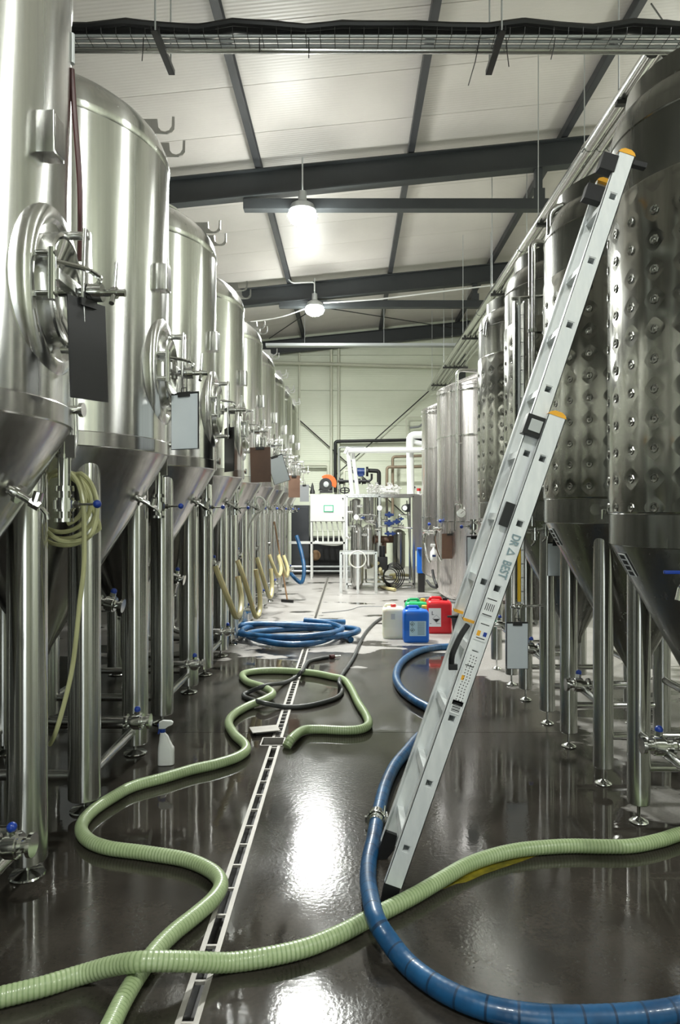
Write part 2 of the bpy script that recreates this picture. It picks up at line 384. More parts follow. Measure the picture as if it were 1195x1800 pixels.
# bracing rods
def rod(label, a, b, r=.012, m='darkmetal', name='bracing_rod', cat='bracing rod'):
    o = MB().cyl(a, b, r, n=8).build(name, m); return tag(o, label, cat)
rod('thin bracing rod crossing the end wall from low left to high right', at(560, 862, 19.2), at(803, 643, 19.2), .016)
rod('thin bracing rod falling across the end wall from left to right', at(500, 715, 19.25), at(712, 905, 19.25), .016)
rod('roof bracing rod rising to the right behind the middle rafter', (at(473, 598, 18.6)[0], 18.6, 6.28), (-.05, 14.9, 6.5), .012)
rod('roof bracing rod running right under the far roof bay', (-1.75, 15.0, 6.24), (3.0, 18.8, 6.6), .012)
rod('roof bracing rod in the near roof bay above the right tanks', (3.05, 6.9, 6.72), (5.3, 9.4, 6.9), .008)

# ------------------------------------------------------------------ hanging lamps (their light is here)
def lamp(x, y, z, label, rodtop, power, up=.13):
    r = thing('hanging_lamp', (x, y, z), label, 'lamp', 'round lamps hanging from the roof beams')
    MB().lathe([(.03, .30), (.055, .29), (.06, .16), (.16, .10), (.19, .02), (.18, 0)], 28, cap=False).build('housing', 'ltgrey', r)
    MB().lathe([(.185, .0), (.205, -.05), (.17, -.12), (.10, -.16), (.001, -.17)], 28, cap=False).build('lens', 'lens', r)
    MB().cyl((0, 0, .3), (0, 0, rodtop-z), .012, n=8).build('suspension_rod', 'ltgrey', r)
    s_ = bpy.data.lights.new('lamp_spot', 'SPOT'); s_.energy = power*2.2; s_.spot_size = radians(165); s_.spot_blend = .6; s_.shadow_soft_size = .17; s_.color = (.97, 1, .95)
    so = bpy.data.objects.new('lamp_spot', s_); COL.objects.link(so); so.parent = r; so.location = (0, 0, -.2)
    l = bpy.data.lights.new('lamp_light', 'POINT'); l.energy = power*up; l.shadow_soft_size = .17; l.color = (.97, 1, .95)
    lo = bpy.data.objects.new('lamp_light', l); COL.objects.link(lo); lo.parent = r; lo.location = (0, 0, -.24)
lamp(-.65, 9.45, 5.72, 'bright round lamp hanging at the nearest rafter', zr(-.65), LAMP_W)
lamp(-.73, 14.35, 5.86, 'bright round lamp hanging at the middle rafter, farther down the hall', zr(-.73), LAMP_W)
lamp(-.6, -.7, 5.9, 'round lamp above the photographer, outside the picture', zr(-.6), LAMP_W*NEAR_K)
for y, s in ((-.4, 'nearest'), (4.4, 'middle'), (9.45, 'farthest')): lamp(5.0, y, 5.9, s+' round lamp of the side aisle behind the right tanks', zr(5.0), LAMP_W*SIDE_K, .06)
# curved cable to the far lamp and thin conduit along the middle rafter
tag(MB().tube(spline([at(440, 566, 12.2), at(490, 558, 12.9), at(530, 545, 14.0), (-.75, 14.35, 5.9)], .1), .012, 6).build('lamp_cable', 'white'), 'sagging white cable running left from the farther lamp', 'cable')
tag(MB().tube([(-.55, 14.35, 5.96), (.6, 14.4, 6.05), (3.5, 14.45, 6.42)], .016, 6).build('cable_conduit', 'white'), 'thin white conduit running right from the farther lamp along the rafter', 'conduit')
tag(MB().tube(bend([(-1.33, 14.3, 6.5), (-1.2, 14.3, 6.36), (-.73, 14.3, 6.38), (-.73, 14.3, 6.2)], .06), .014, 6).build('cable_conduit', 'white'), 'short bent white conduit above the farther lamp', 'conduit')

# ------------------------------------------------------------------ cable tray crossing overhead in the foreground
YT = 4.77
t = thing('cable_tray', (0, YT, 4.86), 'dark cable tray with black insulated pipe hung across the top foreground', 'cable tray')
pts = [(-2.3+.25*i, .02*sin(i*1.7), .10+.012*sin(i*2.3)) for i in range(20)]
MB().tube(pts, .052, 12, rad=[.048+.006*sin(i*2.9) for i in range(20)]).build('insulated_pipe', 'black', t)
MB().tube([(p[0], p[1]-.07, p[2]-.02) for p in pts], .025, 8).build('black_cable_bundle', 'blackp', t)
MB().cyl((-2.3, 0, -.045), (2.5, 0, -.055), .02).build('lower_pipe', 'steel_leg', t)
for k in range(3): MB().cyl((-2.3, -.05+.05*k, .02), (2.5, -.05+.05*k, .015), .011, n=8).build('conduit', 'ltgrey', t)
for k in range(47): MB().tube([(-2.2+.1*k, -.1, .045), (-2.2+.1*k, -.09, .0), (-2.2+.1*k, .09, .0), (-2.2+.1*k, .1, .045)], .0025, 5).build('tray_wire', 'darkmetal', t, 0)
for x in (-1.30, 1.02):
    b = MB().box((x, .0, -.07), (.045, .46, .006)).box((x-.02, .0, -.055), (.005, .46, .035)).box((x+.02, .0, -.055), (.005, .46, .035)).build('bracket', 'darkmetal', t, 0)
    for s in (-.2, .2): MB().cyl((x, s, -.07), (x, s, zr(x)-4.86+.1), .006, n=8).build('hanger_rod', 'ltgrey', t)
for x, dx, dz in ((-.28, 0, -.14), (-.62, .0, -.1), (.9, -.08, -.33), (1.42, -.03, -.15), (-1.42, -.01, -.16), (1.08, .02, -.2)):
    MB().tube([(x, -.06, .0), (x+dx*.4, -.06, dz*.5), (x+dx, -.06, dz)], .0035, 5).build('cable_tie', 'blackp', t)
# pipe run hung along the right tank row
t = thing('pipe_run', (2.3, 0, 4.84), 'long bundle of steel pipes hung along the tops of the right tanks', 'pipe')
for k, (dx, r_) in enumerate(((-.13, .052), (-.03, .036), (.07, .05), (.18, .03), (.28, .03))):
    MB().cyl((dx, 4.9, .0+r_), (dx, 18.6, .0+r_), r_, n=14).build('pipe', 'steel_leg', t)
    for y in (6.2, 8.6, 11.4): MB().cyl((dx, y-.03, r_), (dx, y+.03, r_), r_+.006, n=14).build('coupling', 'steel_pol', t)
for y in (5.4, 7.7, 10.2, 12.8, 15.4, 17.6):
    MB().box((.09, y, -.02), (.56, .05, .035)).build('support_channel', 'darkmetal', t, 0)
    for dx in (-.17, .35): MB().cyl((dx, y, 0), (dx, y, zr(2.3+dx)-4.84), .006, n=6).build('hanger_rod', 'ltgrey', t)
# far tray & pipes near the end wall
t = thing('cable_tray', (0, 16.8, H+288/1200*16.8), 'light perforated cable tray hung across the far end of the hall', 'cable tray')
MB().box((.4, 0, 0), (4.9, .2, .01)).box((.4, -.1, .03), (4.9, .008, .06)).box((.4, .1, .03), (4.9, .008, .06)).build('tray', 'ltgrey', t, 0)
MB().cyl((-2.05, 0, .04), (2.85, 0, .04), .03).build('cable_bundle', 'ltgrey', t)
for x in (-1.1, .85): MB().cyl((x, 0, 0), (x, 0, 1.0), .007, n=6).build('hanger_rod', 'ltgrey', t)
YP = 19.15
def pipe(label, pts, r, m='ltgrey', y=YP, name='wall_pipe', cat='pipe', rb=.08, closed=False):
    P = [at(px, py, (q[0] if q else y)) for px, py, *q in pts]
    o = MB().tube(bend(P, rb) if len(P) > 2 else P, r, 12).build(name, m); return tag(o, label, cat)
M['palepipe'] = mat('pale_pipe', (.60, .61, .50), .5, 0)
pipe('pale pipe running level high on the end wall then down at right', [(470, 637), (777, 645), (777, 760)], .045, 'palepipe')
pipe('left one of the two pale pipes standing side by side on the end wall', [(582, 612), (582, 850)], .04, 'palepipe', 19.2)
pipe('right one of the two pale pipes standing side by side on the end wall', [(595, 612), (595, 860)], .035, 'palepipe', 19.2)
pipe('lone thin pale pipe standing near the left of the end wall', [(526, 615), (526, 800)], .025, 'palepipe', 19.2)
pipe('black pipe running level above the white insulated pipe and down at left', [(589, 865), (589, 776), (745, 773)], .045, 'black')
pipe('thin grey pipe just inside the black wall pipe', [(597, 870), (595, 786), (640, 786)], .02, 'ltgrey')
pipe('grey pipe bent down behind the orange cut-off saw', [(528, 817), (577, 817), (577, 850)], .045, 'palepipe')
pipe('upper rusty pipe bending down on the end wall', [(745, 801), (690, 803), (690, 905)], .04, 'copper', 18.9)
pipe('lower rusty pipe bending down on the end wall', [(745, 820), (680, 821), (680, 905)], .04, 'copper', 18.7)
pipe('thin pale pipe frame high beside the far insulated tank', [(715, 775), (714, 734), (746, 733)], .02, 'palepipe')
pipe('dark crooked pipe near the far insulated tank', [(720, 752), (738, 750), (745, 742), (752, 742)], .03, 'grey')
# ------------------------------------------------------------------ valves (shared by all tanks)
def ferrule(mb, p, d, r=.032):
    p = Vector(p); d = Vector(d).normalized(); mb.cyl(p-d*.008, p+d*.008, r, n=18)
def valve(parent, p, d, hd, r=.025, lever=.13, name='butterfly_valve'):
    """butterfly valve at p, pipe axis d, lever pointing hd with blue ball"""
    p = Vector(p); d = Vector(d).normalized(); hd = Vector(hd).normalized(); mb = MB()
    mb.cyl(p-d*.075, p+d*.075, r, n=16)
    for s in (-.068, -.022, .022, .068): ferrule(mb, p+d*s, d, r+.016)
    mb.cyl(p-d*.02, p+d*.02, r+.022, n=18)
    mb.cyl(p, p+hd*(r+.05), .011, n=10); mb.cyl(p+hd*(r+.02), p+hd*(r+.04), .018, n=6)
    for s in (-.045, .045):
        q = p+d*s; sd = d.cross(hd).normalized(); mb.box(q+sd*(r+.018), (.018, .018, .018)); mb.cyl(q+sd*(r+.01), q+sd*(r+.05), .004, n=6)
    o = mb.build(name, 'steel_pol', parent)
    e = p+hd*(r+lever)
    MB().cyl(p+hd*(r+.045), e, .006, n=8).ball(e, .019, 12, mi=1).build('lever', ['steel_pol', 'blue'], o)
    return o
def oval(ry, rz, n=40): return [(ry*cos(2*pi*i/n), rz*sin(2*pi*i/n)) for i in range(n)]
def oval_loft(mb, rings, n=40):
    """rings: list of (x, ry, rz), ovals stacked along x"""
    V = []; F = []
    for x, ry, rz in rings: V += [(x, a, b) for a, b in oval(ry, rz, n)]
    for j in range(len(rings)-1): F += [(j*n+i, j*n+(i+1) % n, (j+1)*n+(i+1) % n, (j+1)*n+i) for i in range(n)]
    return mb.add(V, F)
# ------------------------------------------------------------------ left row: conical fermenters with side manway
R = .74
def tank_left(full=True):
    t = thing('fermentation_tank', (0, 0, 0))
    # shell in one part; slightly swollen by the manway
    MB().lathe([(R, 1.99), (R, 3.66)], 72, cap=False).build('shell', 'steel', t)
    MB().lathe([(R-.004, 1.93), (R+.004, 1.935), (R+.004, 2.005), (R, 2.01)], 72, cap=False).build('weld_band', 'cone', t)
    pr = [(R, 3.66), (R+.006, 3.67), (R+.006, 3.70)]+[(R*cos(a), 3.70+.36*sin(a)) for a in [i*pi/2/10 for i in range(11)]][:-1]+[(.08, 4.06)]
    MB().lathe(pr, 72, cap=False).build('dome', 'steel', t)
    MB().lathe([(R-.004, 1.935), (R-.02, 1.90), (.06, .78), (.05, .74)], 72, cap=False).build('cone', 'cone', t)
    # legs
    for sx in (1, -1):
        for sy in (-1, 1):
            pr = [(.078, .07), (.083, .075), (.083, 1.84)]+[(.083*cos(a), 1.84+.083*sin(a)) for a in (.4, .8, 1.2)]+[(.004, 1.923)]
            l = MB().lathe([(.001, .07)]+pr, 28, (sx*.43, sy*.43, 0), cap=False).build('leg', 'steel_leg', t)
            MB().lathe([(.012, .09), (.012, .028), (.03, .022), (.072, .012), (.076, .006), (.07, 0)], 24, (sx*.43, sy*.43, 0)).build('foot', 'steel_pol', l)
            if sx > 0: MB().lathe([(.12, 0), (.118, .006), (.09, .007)], 28, (.43+.015, sy*.46, 1.80), ax=(.62, sy*.62, -.5), cap=False).build('weld_pad', 'cone', l)
    for sy in (-1, 1):
        MB().cyl((.35, sy*.43, .19), (-.35, sy*.43, .19), .028).build('brace', 'steel_leg', t)
        MB().cyl((.35*sy+.08*sy, -.36, .165), (.43*sy, .36, .165), .028).build('brace', 'steel_leg', t)
    # manway facing the aisle
    mz = 2.42; mw = MB(); oval_loft(mw, [(-.06, .27, .345), (.02, .262, .335), (.055, .235, .30), (.058, .205, .262), (.03, .18, .235), (.04, .165, .215), (.085, .16, .212), (.09, .15, .20), (.075, .147, .197)])
    mo = mw.build('manway_collar', 'steel', t, 50, loc=(R-.045, 0, mz))
    dz = MB(); oval_loft(dz, [(.07, .148, .198), (.088, .140, .190), (.080, .120, .165), (.055, .08, .11), (.045, .03, .04), (.044, .001, .001)])
    do = dz.build('manway_door', 'steel_pol', mo, 60)
    # hinge at the near side, yoke, hub, T-handle, pull handle
    hb = MB()
    for s in (.07, -.07): hb.cyl((.06, -.195, s), (.13, -.195, s), .012).box((.07, -.18, s), (.06, .05, .018))
    hb.cyl((.115, -.195, -.09), (.115, -.195, .09), .015)
    hb.build('hinge', 'steel_pol', mo)
    yk = MB()
    yk.prism([(-.028, .235), (.028, .235), (.045, .03), (.045, -.03), (.028, -.235), (-.028, -.235), (-.045, -.03), (-.045, .03)], (.15, .015, 0), (0, 1, 0), (0, 0, 1), (1, 0, 0), .012)
    for s in (.215, -.215): yk.cyl((.06, .015, s), (.165, .015, s), .016)
    yk.box((.12, -.09, 0), (.04, .21, .04)); yk.cyl((.10, .015, -.035), (.10, .015, .035), .02)
    yk.build('yoke', 'steel', mo, bev=.002)
    sc = MB(); sc.cyl((.05, .015, 0), (.30, .015, 0), .014); sc.cyl((.165, .015, 0), (.215, .015, 0), .034); sc.cyl((.25, .015, 0), (.27, .015, 0), .022)
    sc.cyl((.26, .015, 0), (.26, .04, .12), .010); sc.cyl((.26, .015, 0), (.26, -.02, -.05), .010); sc.build('clamp_screw', 'steel_pol', mo)
    MB().tube(bend([(.10, -.19, .05), (.20, -.10, .05), (.22, .0, .045), (.17, .03, .02), (.11, -.02, -.005)], .03), .010, 8).build('pull_handle', 'steel_pol', mo)
    # thermometer pocket box
    bx = MB().box((R+.015, -.09, 2.95), (.07, .09, .15)).build('junction_box', 'steel_leg', t, bev=.004)
    MB().box((R+.051, -.09, 2.95), (.004, .07, .13)).build('box_cover', 'cone', bx)
    # sample valve on the cone
    s = MB(); s.cyl((.54, -.02, 1.70), (.60, -.02, 1.665), .02); ferrule(s, (.61, -.02, 1.66), (1, 0, -.55), .036); s.cyl((.60, -.02, 1.665), (.67, -.02, 1.625), .014)
    s.cyl((.655, -.02, 1.632), (.69, -.02, 1.612), .020, n=6); s.cyl((.67, -.02, 1.62), (.685, -.02, 1.668), .018, n=10); s.tube([(.68, -.02, 1.618), (.70, -.02, 1.603), (.715, -.02, 1.585), (.718, -.02, 1.565)], .009, 8)
    s.build('sample_valve', 'steel_pol', t)
    # blow-off pipe down the far side with its valve
    d = MB(); d.tube(bend([(.30, .30, 4.02), (.42, .62, 3.86), (.50, .62, 3.5), (.57, .60, 1.9), (.57, .48, 1.80)], .1), .018, 12)
    d.build('blow_off_pipe', 'steel_leg', t)
    q = MB(); q.cyl((.575, .47, 1.98), (.575, .47, 1.64), .028); ferrule(q, (.575, .47, 1.84), (0, 0, 1), .045); ferrule(q, (.575, .47, 1.70), (0, 0, 1), .04)
    q.cyl((.60, .30, 2.02), (.72, .30, 2.02), .018); ferrule(q, (.72, .30, 2.02), (1, 0, 0), .03)
    q.build('drop_pipe', 'steel_pol', t); valve(t, (.575, .47, 1.625), (0, 0, 1), (1, .0, .02), .026, .12)
    b = MB().box((.62, .43, 1.88), (.04, .012, .10)).build('mounting_plate', 'steel_leg', t, 0)
    # racking valve low on the cone, outlet pipe with valve
    q = MB().cyl((.17, .0, 1.10), (.40, -.0, 1.05), .025).build('racking_pipe', 'steel_pol', t)
    valve(t, (.42, 0, 1.045), (1, 0, -.2), (.25, 0, 1), .025, .05, 'racking_valve')
    q = MB(); q.tube(bend([(0, 0, .78), (0, 0, .345), (.50, 0, .345)], .09), .028, 14); ferrule(q, (0, 0, .72), (0, 0, 1), .05); q.build('outlet_pipe', 'steel_leg', t)
    valve(t, (.58, 0, .345), (1, 0, 0), (.05, -.25, 1), .028, .05, 'outlet_valve')
    # J-hooks on top and fittings
    for y in (.13, .40):
        J = [(0, .045), (.0, -.045), (.30, -.045)]+[(.30+.045*cos(a), .0+.045*sin(a)) for a in (-1.5, -.9, -.3)]+[(.345, .06), (.33, .06), (.328, .0)]+[(.285+.043*cos(a), .01-.043*sin(a)) for a in (.3, .9, 1.5, 2.1, 2.8)]+[(.24, .045)]
        hk = MB().prism(J, (.42, y, 3.96), (1, 0, 0), (0, 0, 1), (0, 1, 0), .008).build('hook_plate', 'steel_leg', t, 0)
    q = MB(); q.tube(bend([(.1, -.25, 4.02), (.1, -.2, 4.15), (.40, .20, 4.13), (.46, .28, 3.86)], .07), .018, 10); q.cyl((.3, .05, 3.95), (.3, .05, 4.09), .03); ferrule(q, (.3, .05, 4.09), (0, 0, 1), .045)
    q.lathe([(.13, 3.98), (.13, 4.10), (.10, 4.115), (.001, 4.12)], 24, (0.05, -.05, 0))
    q.build('top_fitting', 'steel_pol', t)
    return t
LY = [2.56+1.505*k for k in range(9)]
order = ['nearest', 'second', 'third', 'fourth', 'fifth', 'sixth', 'seventh', 'eighth', 'farthest']
proto = tank_left()
LT = []
for k, y in enumerate(LY):
    o = proto if k == 0 else copy_tree(proto)
    o.location = (-1.84, y, 0)
    lb = {0: 'tall cone-bottom steel tank at the left edge, nearest the camera, beside the dark red tube', 1: 'second cone-bottom tank from the camera on the left, with yellow tube coil before it'}.get(k, f'{order[k]} cone-bottom stainless tank from the camera in the left row')
    if k == 8: lb = 'farthest cone-bottom stainless tank of the left row, beside the black cabinet'
    tag(o, lb, 'tank', 'cone-bottom tanks of the left row'); LT.append(o)
for k, y in enumerate((3.3, 4.85, 6.4)):
    o = copy_tree(proto); o.location = (-3.5, y, 0)
    tag(o, ['nearest', 'middle', 'farthest'][k]+' cone-bottom tank hidden behind the left row, seen between its legs', 'tank', 'cone-bottom tanks behind the left row')

# ------------------------------------------------------------------ right row: dimple-jacket tanks
def tank_right(dz=0.0, lab=True):
    t = thing('dimple_jacket_tank'); r = .55; b0 = 1.52+dz; b1 = 1.665+dz; top = 3.31
    MB().lathe([(r-.006, b0), (r, b0+.004), (r, b1), (r+.004, b1+.003), (r, b1+.008), (r, top-.25), (r, top)], 64, cap=False).build('shell', 'old', t)
    MB().lathe([(r+.001, b1+.005), (r+.006, b1+.012), (r+.006, top-.27), (r+.001, top-.262)], 104, cap=False).build('cooling_jacket', 'jacket', t)
    pr = [(r, top), (r+.005, top+.004), (r, top+.01)]+[(r-.08*(1-cos(a)), top+.01+.16*sin(a)) for a in (.3, .6, .9, 1.2, 1.5)]+[(.46, top+.172)]
    MB().lathe(pr, 64, cap=False).build('shoulder', 'old', t)
    MB().lathe([(.468, top+.16), (.474, top+.17), (.474, top+.27), (.465, top+.275), (.30, top+.30), (.10, top+.32), (.001, top+.32)], 36, cap=False).build('top_collar', 'old', t, 20)
    MB().lathe([(r-.004, b0+.003), (r-.02, b0-.03), (.05, b0-.92), (.045, b0-.97)], 64, cap=False).build('cone', 'old', t)
    d = MB(); n = 12
    for row in range(12):
        z = DZ0-(DZ if dz else 0)+DZ*row
        if z > top-.30: break
        for c in range(26):
            a = 2*pi*c/26; q = (cos(a), sin(a), 0)
            d.lathe([(.024, -.001), (.020, .0045), (.016, .004), (.011, .0008), (.007, .0012), (.005, .004), (.001, .0045)], 8, (q[0]*(r+.005), q[1]*(r+.005), z), ax=q, cap=False)
    o = d.build('spot_welds', 'old', t); o['kind'] = 'stuff'
    for sx in (1, -1):
        for sy in (-1, 1):
            x, y = sx*.315, sy*.315
            l = MB().lathe([(.001, .10), (.054, .10), (.057, .104), (.057, b0-.002), (.001, b0-.002)], 24, (x, y, 0), cap=False).build('leg', 'steel_leg', t)
            MB().lathe([(.009, .11), (.009, .028), (.02, .022), (.045, .010), (.048, .005), (.044, 0)], 20, (x, y, 0)).build('foot', 'steel_pol', l)
    for sy in (-1, 1): MB().cyl((.27, sy*.315, .28), (-.27, sy*.315, .28), .022).build('brace', 'steel_leg', t)
    for sx in (-1, 1): MB().cyl((sx*.315, -.27, .46), (sx*.315, .27, .46), .024).build('brace', 'steel_leg', t)
    q = MB(); q.tube(bend([(0, 0, b0-.95), (0, 0, .50), (.27, 0, .50)], .05), .024, 12); q.build('outlet_pipe', 'steel_leg', t)
    valve(t, (.36, 0, .50), (1, 0, 0), (-.15, -.15, 1), .024, .05, 'outlet_valve')
    e = Vector((.7, .714, 0)); f_ = Vector((.714, -.7, 0)); c1 = e*.55+Vector((0, 0, b0+.085))
    q = MB(); q.cyl(c1-e*.005, c1+e*.004, .034, n=20); c2 = e*.548+f_*-.07+Vector((0, 0, b0+.08))
    q.cyl(c2, c2+e*.05, .018); q.cyl(c2+e*.045, c2+e*.055, .025); q.tube([c2+e*.05, c2+e*.075, c2+e*.08+Vector((0, 0, -.05))], .008, 8); q.build('sample_port', 'steel_pol', t)
    sl_ = Vector((.475, 0, .88)); nn = Vector((.88, 0, -.475)); pc = Vector((.53-.06*.54+.004, 0, b0-.03-.06))
    pl = MB().prism([(-.04, -.06), (.04, -.06), (.04, .06), (-.04, .06)], pc, (0, 1, 0), sl_, nn, .002).build('data_plate', 'alu', t, 0)
    s = MB()
    for i in range(4): s.prism([(-.025, -.01), (.025, -.01), (.025, .01), (-.025, .01)], pc+sl_*(.043-.029*i)+nn*.002, (0, 1, 0), sl_, nn, .001)
    s.build('plate_print', 'ink', pl, 0)
    return t
RYs = [3.19, 4.31, 5.44, 6.57]
names = ['dimpled steel tank at the right edge, nearest the camera', 'second dimpled steel tank from the camera on the right, behind the ladder', 'third dimpled steel tank on the right, with the yellow sight tube in front', 'fourth and farthest dimpled steel tank on the right, before the smooth tanks']
RT = []
DZ0_ = DZ0
p0_ = tank_right(-.085); p1 = tank_right()
proto_r = p1
for k, y in enumerate(RYs):
    o = p0_ if k == 0 else p1 if k == 1 else copy_tree(p1)
    o.location = (1.80, y, 0); o.rotation_euler.z = pi; tag(o, names[k], 'tank', 'dimpled tanks of the right row'); RT.append(o)
for k, y in enumerate((4.2, 5.5, 6.8)):
    o = copy_tree(p1); o.location = (3.2, y, 0); tag(o, ['nearest', 'middle', 'farthest'][k]+' dimpled tank standing behind the right row, seen between its legs', 'tank', 'dimpled tanks behind the right row')
# tap with blue handle on the nearest right cone
q = thing('sample_tap', (1.395, 2.83, 1.30), 'small steel tap with blue handle on the nearest right tank cone', 'tap')
MB().tube(bend([(.08, .05, 0), (0, 0, 0), (-.03, -.02, -.01), (-.05, -.03, -.07)], .03), .011, 10).cyl((0, 0, 0), (0, 0, .035), .014).build('tap_body', 'steel_pol', q)
MB().box((-.04, -.02, .045), (.12, .02, .014)).build('tap_handle', 'blue', q, bev=.003)

# overhead pipes that dive down beside the right tanks
def spipe(label, pts, r, m='steel_leg', name='tank_pipe', br=None):
    t_ = thing(name, pts[-1], label, 'pipe'); o0 = Vector(pts[-1])
    MB().tube([Vector(p)-o0 for p in bend(pts, .09)], r, 14).build('pipe', m, t_)
    for z in (br or []):
        x, y = pts[-1][0], pts[-1][1]; c = Vector((x, y, z))-o0
        MB().cyl(c-Vector((.03, 0, 0)), c+Vector((.10, .05, 0)), .01).lathe([(r+.008, -.012), (r+.008, .012)], 14, c, cap=False).build('pipe_bracket', 'steel_pol', t_)
    return t_
spipe('steel pipe arching onto the second right tank top, just left of the ladder head', [at(1045, 352, 4.2), at(967, 366, 4.3), at(967, 412, 4.3)], .022)
spipe('thick steel pipe arching down between the second and third right tanks', [at(966, 432, 4.95), at(935, 424, 4.95), at(935, 925, 4.95)], .026, br=(2.9, 2.2))
spipe('thin steel pipe arching down in front of the big smooth tank', [at(838, 652, 9.66), at(803, 650, 9.66), at(803, 880, 9.66)], .024)
spipe('steel pipe arching over the fourth right tank', [at(885, 545, 6.4), at(856, 557, 6.4), at(853, 590, 6.4)], .022)
# valve clusters under the jacket between second and third tank
t = thing('valve_cluster', at(930, 935, 4.95), 'small group of steel valves below the third right tank', 'valve')
q = MB()
for dx, dz_ in ((-.07, .0), (.04, -.01), (.12, .02)): q.cyl((dx, 0, dz_+.04), (dx, 0, dz_-.05), .022).cyl((dx, 0, dz_), (dx, 0, dz_+.012), .034).tube([(dx, 0, dz_-.04), (dx-.01, -.02, dz_-.07), (dx-.03, -.02, dz_-.09)], .008, 6)
q.cyl((-.09, 0, .01), (.18, 0, .01), .018).build('valve_bodies', 'steel_pol', t)
# sight glass
ys_ = 4.93
t = thing('sight_glass', at(912, 1062, ys_), 'tall square sight-glass channel with yellow fluid scale by the third right tank', 'gauge'); o0 = Vector(at(912, 1062, ys_))
zt = at(0, 530, ys_)[2]-o0.z
MB().box((-.034, 0, zt/2), (.008, .06, zt)).box((.034, 0, zt/2), (.008, .06, zt)).box((0, .03, zt/2), (.07, .006, zt)).build('channel', 'steel_leg', t, 0)
MB().cyl((0, 0, .02), (0, 0, zt-.02), .011).build('glass_tube', 'ltgrey', t)
MB().cyl((0, -.004, .02), (0, -.004, .48), .0135).build('fluid_column', 'gold', t)
q = MB()
for k in range(int(zt/.05)): q.box((.02 if k % 2 else -.02, -.0, .04+.05*k), (.016, .003, .004))
o = q.build('scale_marks', 'ink', t, 0); o['kind'] = 'stuff'
MB().cyl((0, 0, .02), (0, 0, -.12), .01).cyl((-.06, 0, -.02), (.18, .02, -.01), .009).ball((-.03, 0, -.02), .016).ball((.0, 0, -.02), .02).build('lower_cock', 'steel_pol', t)
MB().cyl((-.05, 0, zt+.02), (.18, .03, zt+.05), .012).cyl((0, 0, zt+.03), (0, 0, zt-.03), .012).build('upper_connection', 'steel_pol', t)

# ------------------------------------------------------------------ big smooth insulated tanks at the right far end
def smooth_tank(x, y, r, z0, z1, label):
    t = thing('insulated_tank', (x, y, 0), label, 'tank', 'smooth insulated tanks at the far right')
    MB().lathe([(.3, z0-.12), (r-.12, z0-.06), (r-.02, z0), (r, z0+.05), (r, z1)], 72, cap=True).build('shell', 'clad', t)
    MB().lathe([(r, z1), (r+.008, z1+.004), (r+.008, z1+.03), (.3, z1+.33), (.001, z1+.34)], 72, cap=False).build('roof_cone', 'clad', t)
    for z in (z1-.06, z1-.70, z1-1.93): MB().lathe([(r+.001, z-.008), (r+.014, z-.006), (r+.014, z+.006), (r+.001, z+.008)], 72, cap=False).build('hoop', 'steel_pol', t)
    for a in (0, 1, 2, 3): MB().cyl(((r-.25)*cos(a*pi/2+.78), (r-.25)*sin(a*pi/2+.78), 0), ((r-.25)*cos(a*pi/2+.78), (r-.25)*sin(a*pi/2+.78), z0), .05).build('leg', 'steel_leg', t)
    return t
M['clad'] = steel('cladding_stainless', .74, .28, .8, .12, (1, .95, .94))
B1 = smooth_tank(2.28, 10.3, .95, .36, 3.37, 'large smooth insulated tank with round dial gauge, right behind the ladder')
B2 = smooth_tank(2.28, 12.5, .95, .45, 3.40, 'smooth insulated tank farthest right, next to the white insulated pipe')
q = at(808, 772, 9.64); MB().tube([Vector((q[0]-2.28, q[1]-10.3, q[2]))+Vector((.06*cos(a), 0, .06*sin(a))) for a in [2*pi*i/20 for i in range(20)]], .006, 6, closed=True).build('ring_latch', 'steel_pol', B1)
q = Vector(at(810, 902, 9.64)); t = thing('dial_gauge', q, 'round white dial gauge on the large smooth tank', 'gauge')
MB().lathe([(.07, 0), (.07, .03), (.062, .032)], 24, ax=(0, -1, 0)).build('case', 'steel_pol', t); MB().lathe([(.06, .033), (.001, .034)], 24, ax=(0, -1, 0), cap=False).build('dial', 'glassdial', t)
MB().box((.01, -.036, .01), (.05, .003, .006), Matrix.Rotation(-.7, 3, 'Y')).build('needle', 'ink', t, 0); MB().tube(bend([(0, 0, .07), (0, .0, .13), (-.08, .02, .13), (-.08, .02, -.25)], .04), .012, 8).build('stem', 'steel_pol', t)
# ------------------------------------------------------------------ floor drain
t = thing('floor_drain', (-.506, 0, 0), 'long narrow slotted steel drain channel running down the aisle floor', 'drain')
for y0, y1 in ((Y0+.1, SY[0]), (SY[1], 16.3)):
    for sx in (-1, 1): MB().box((sx*.028, (y0+y1)/2, -.006), (.019, y1-y0, .018)).build('edge_rail', 'drain', t, 0)
cb = MB().box((0, 0, -.004), (.04, .010, .012)).build('crossbar', 'drain', t, 0); cb.location = (0, .8, 0)
y = .99
while y < 16.2:
    if not (SY[0]-.03 < y < SY[1]+.03): c = cb.copy(); COL.objects.link(c); c.location = (0, y, 0)
    y += .19 if y < 4.6 else .085
t = thing('drain_sump', ((SX[0]+SX[1])/2, (SY[0]+SY[1])/2, 0), 'open square drain pit with steel rim where a green hose ends', 'drain')
w_, h_ = SX[1]-SX[0], SY[1]-SY[0]
MB().box((-w_/2, 0, -.05), (.008, h_, .11)).box((w_/2, 0, -.05), (.008, h_, .11)).box((0, -h_/2, -.05), (w_, .008, .11)).box((0, h_/2, -.05), (w_, .008, .11)).build('rim', 'drain', t, 0)
t = thing('sump_lid', fx(465, 1287), 'flat square steel drain lid lying tilted beside the open pit', 'lid')
RL = Matrix.Rotation(.3, 3, 'Z') @ Matrix.Rotation(-.06, 3, 'X')
MB().box((0, 0, .022), (.20, .16, .008), RL).build('plate', 'drain', t, 0, bev=.002)
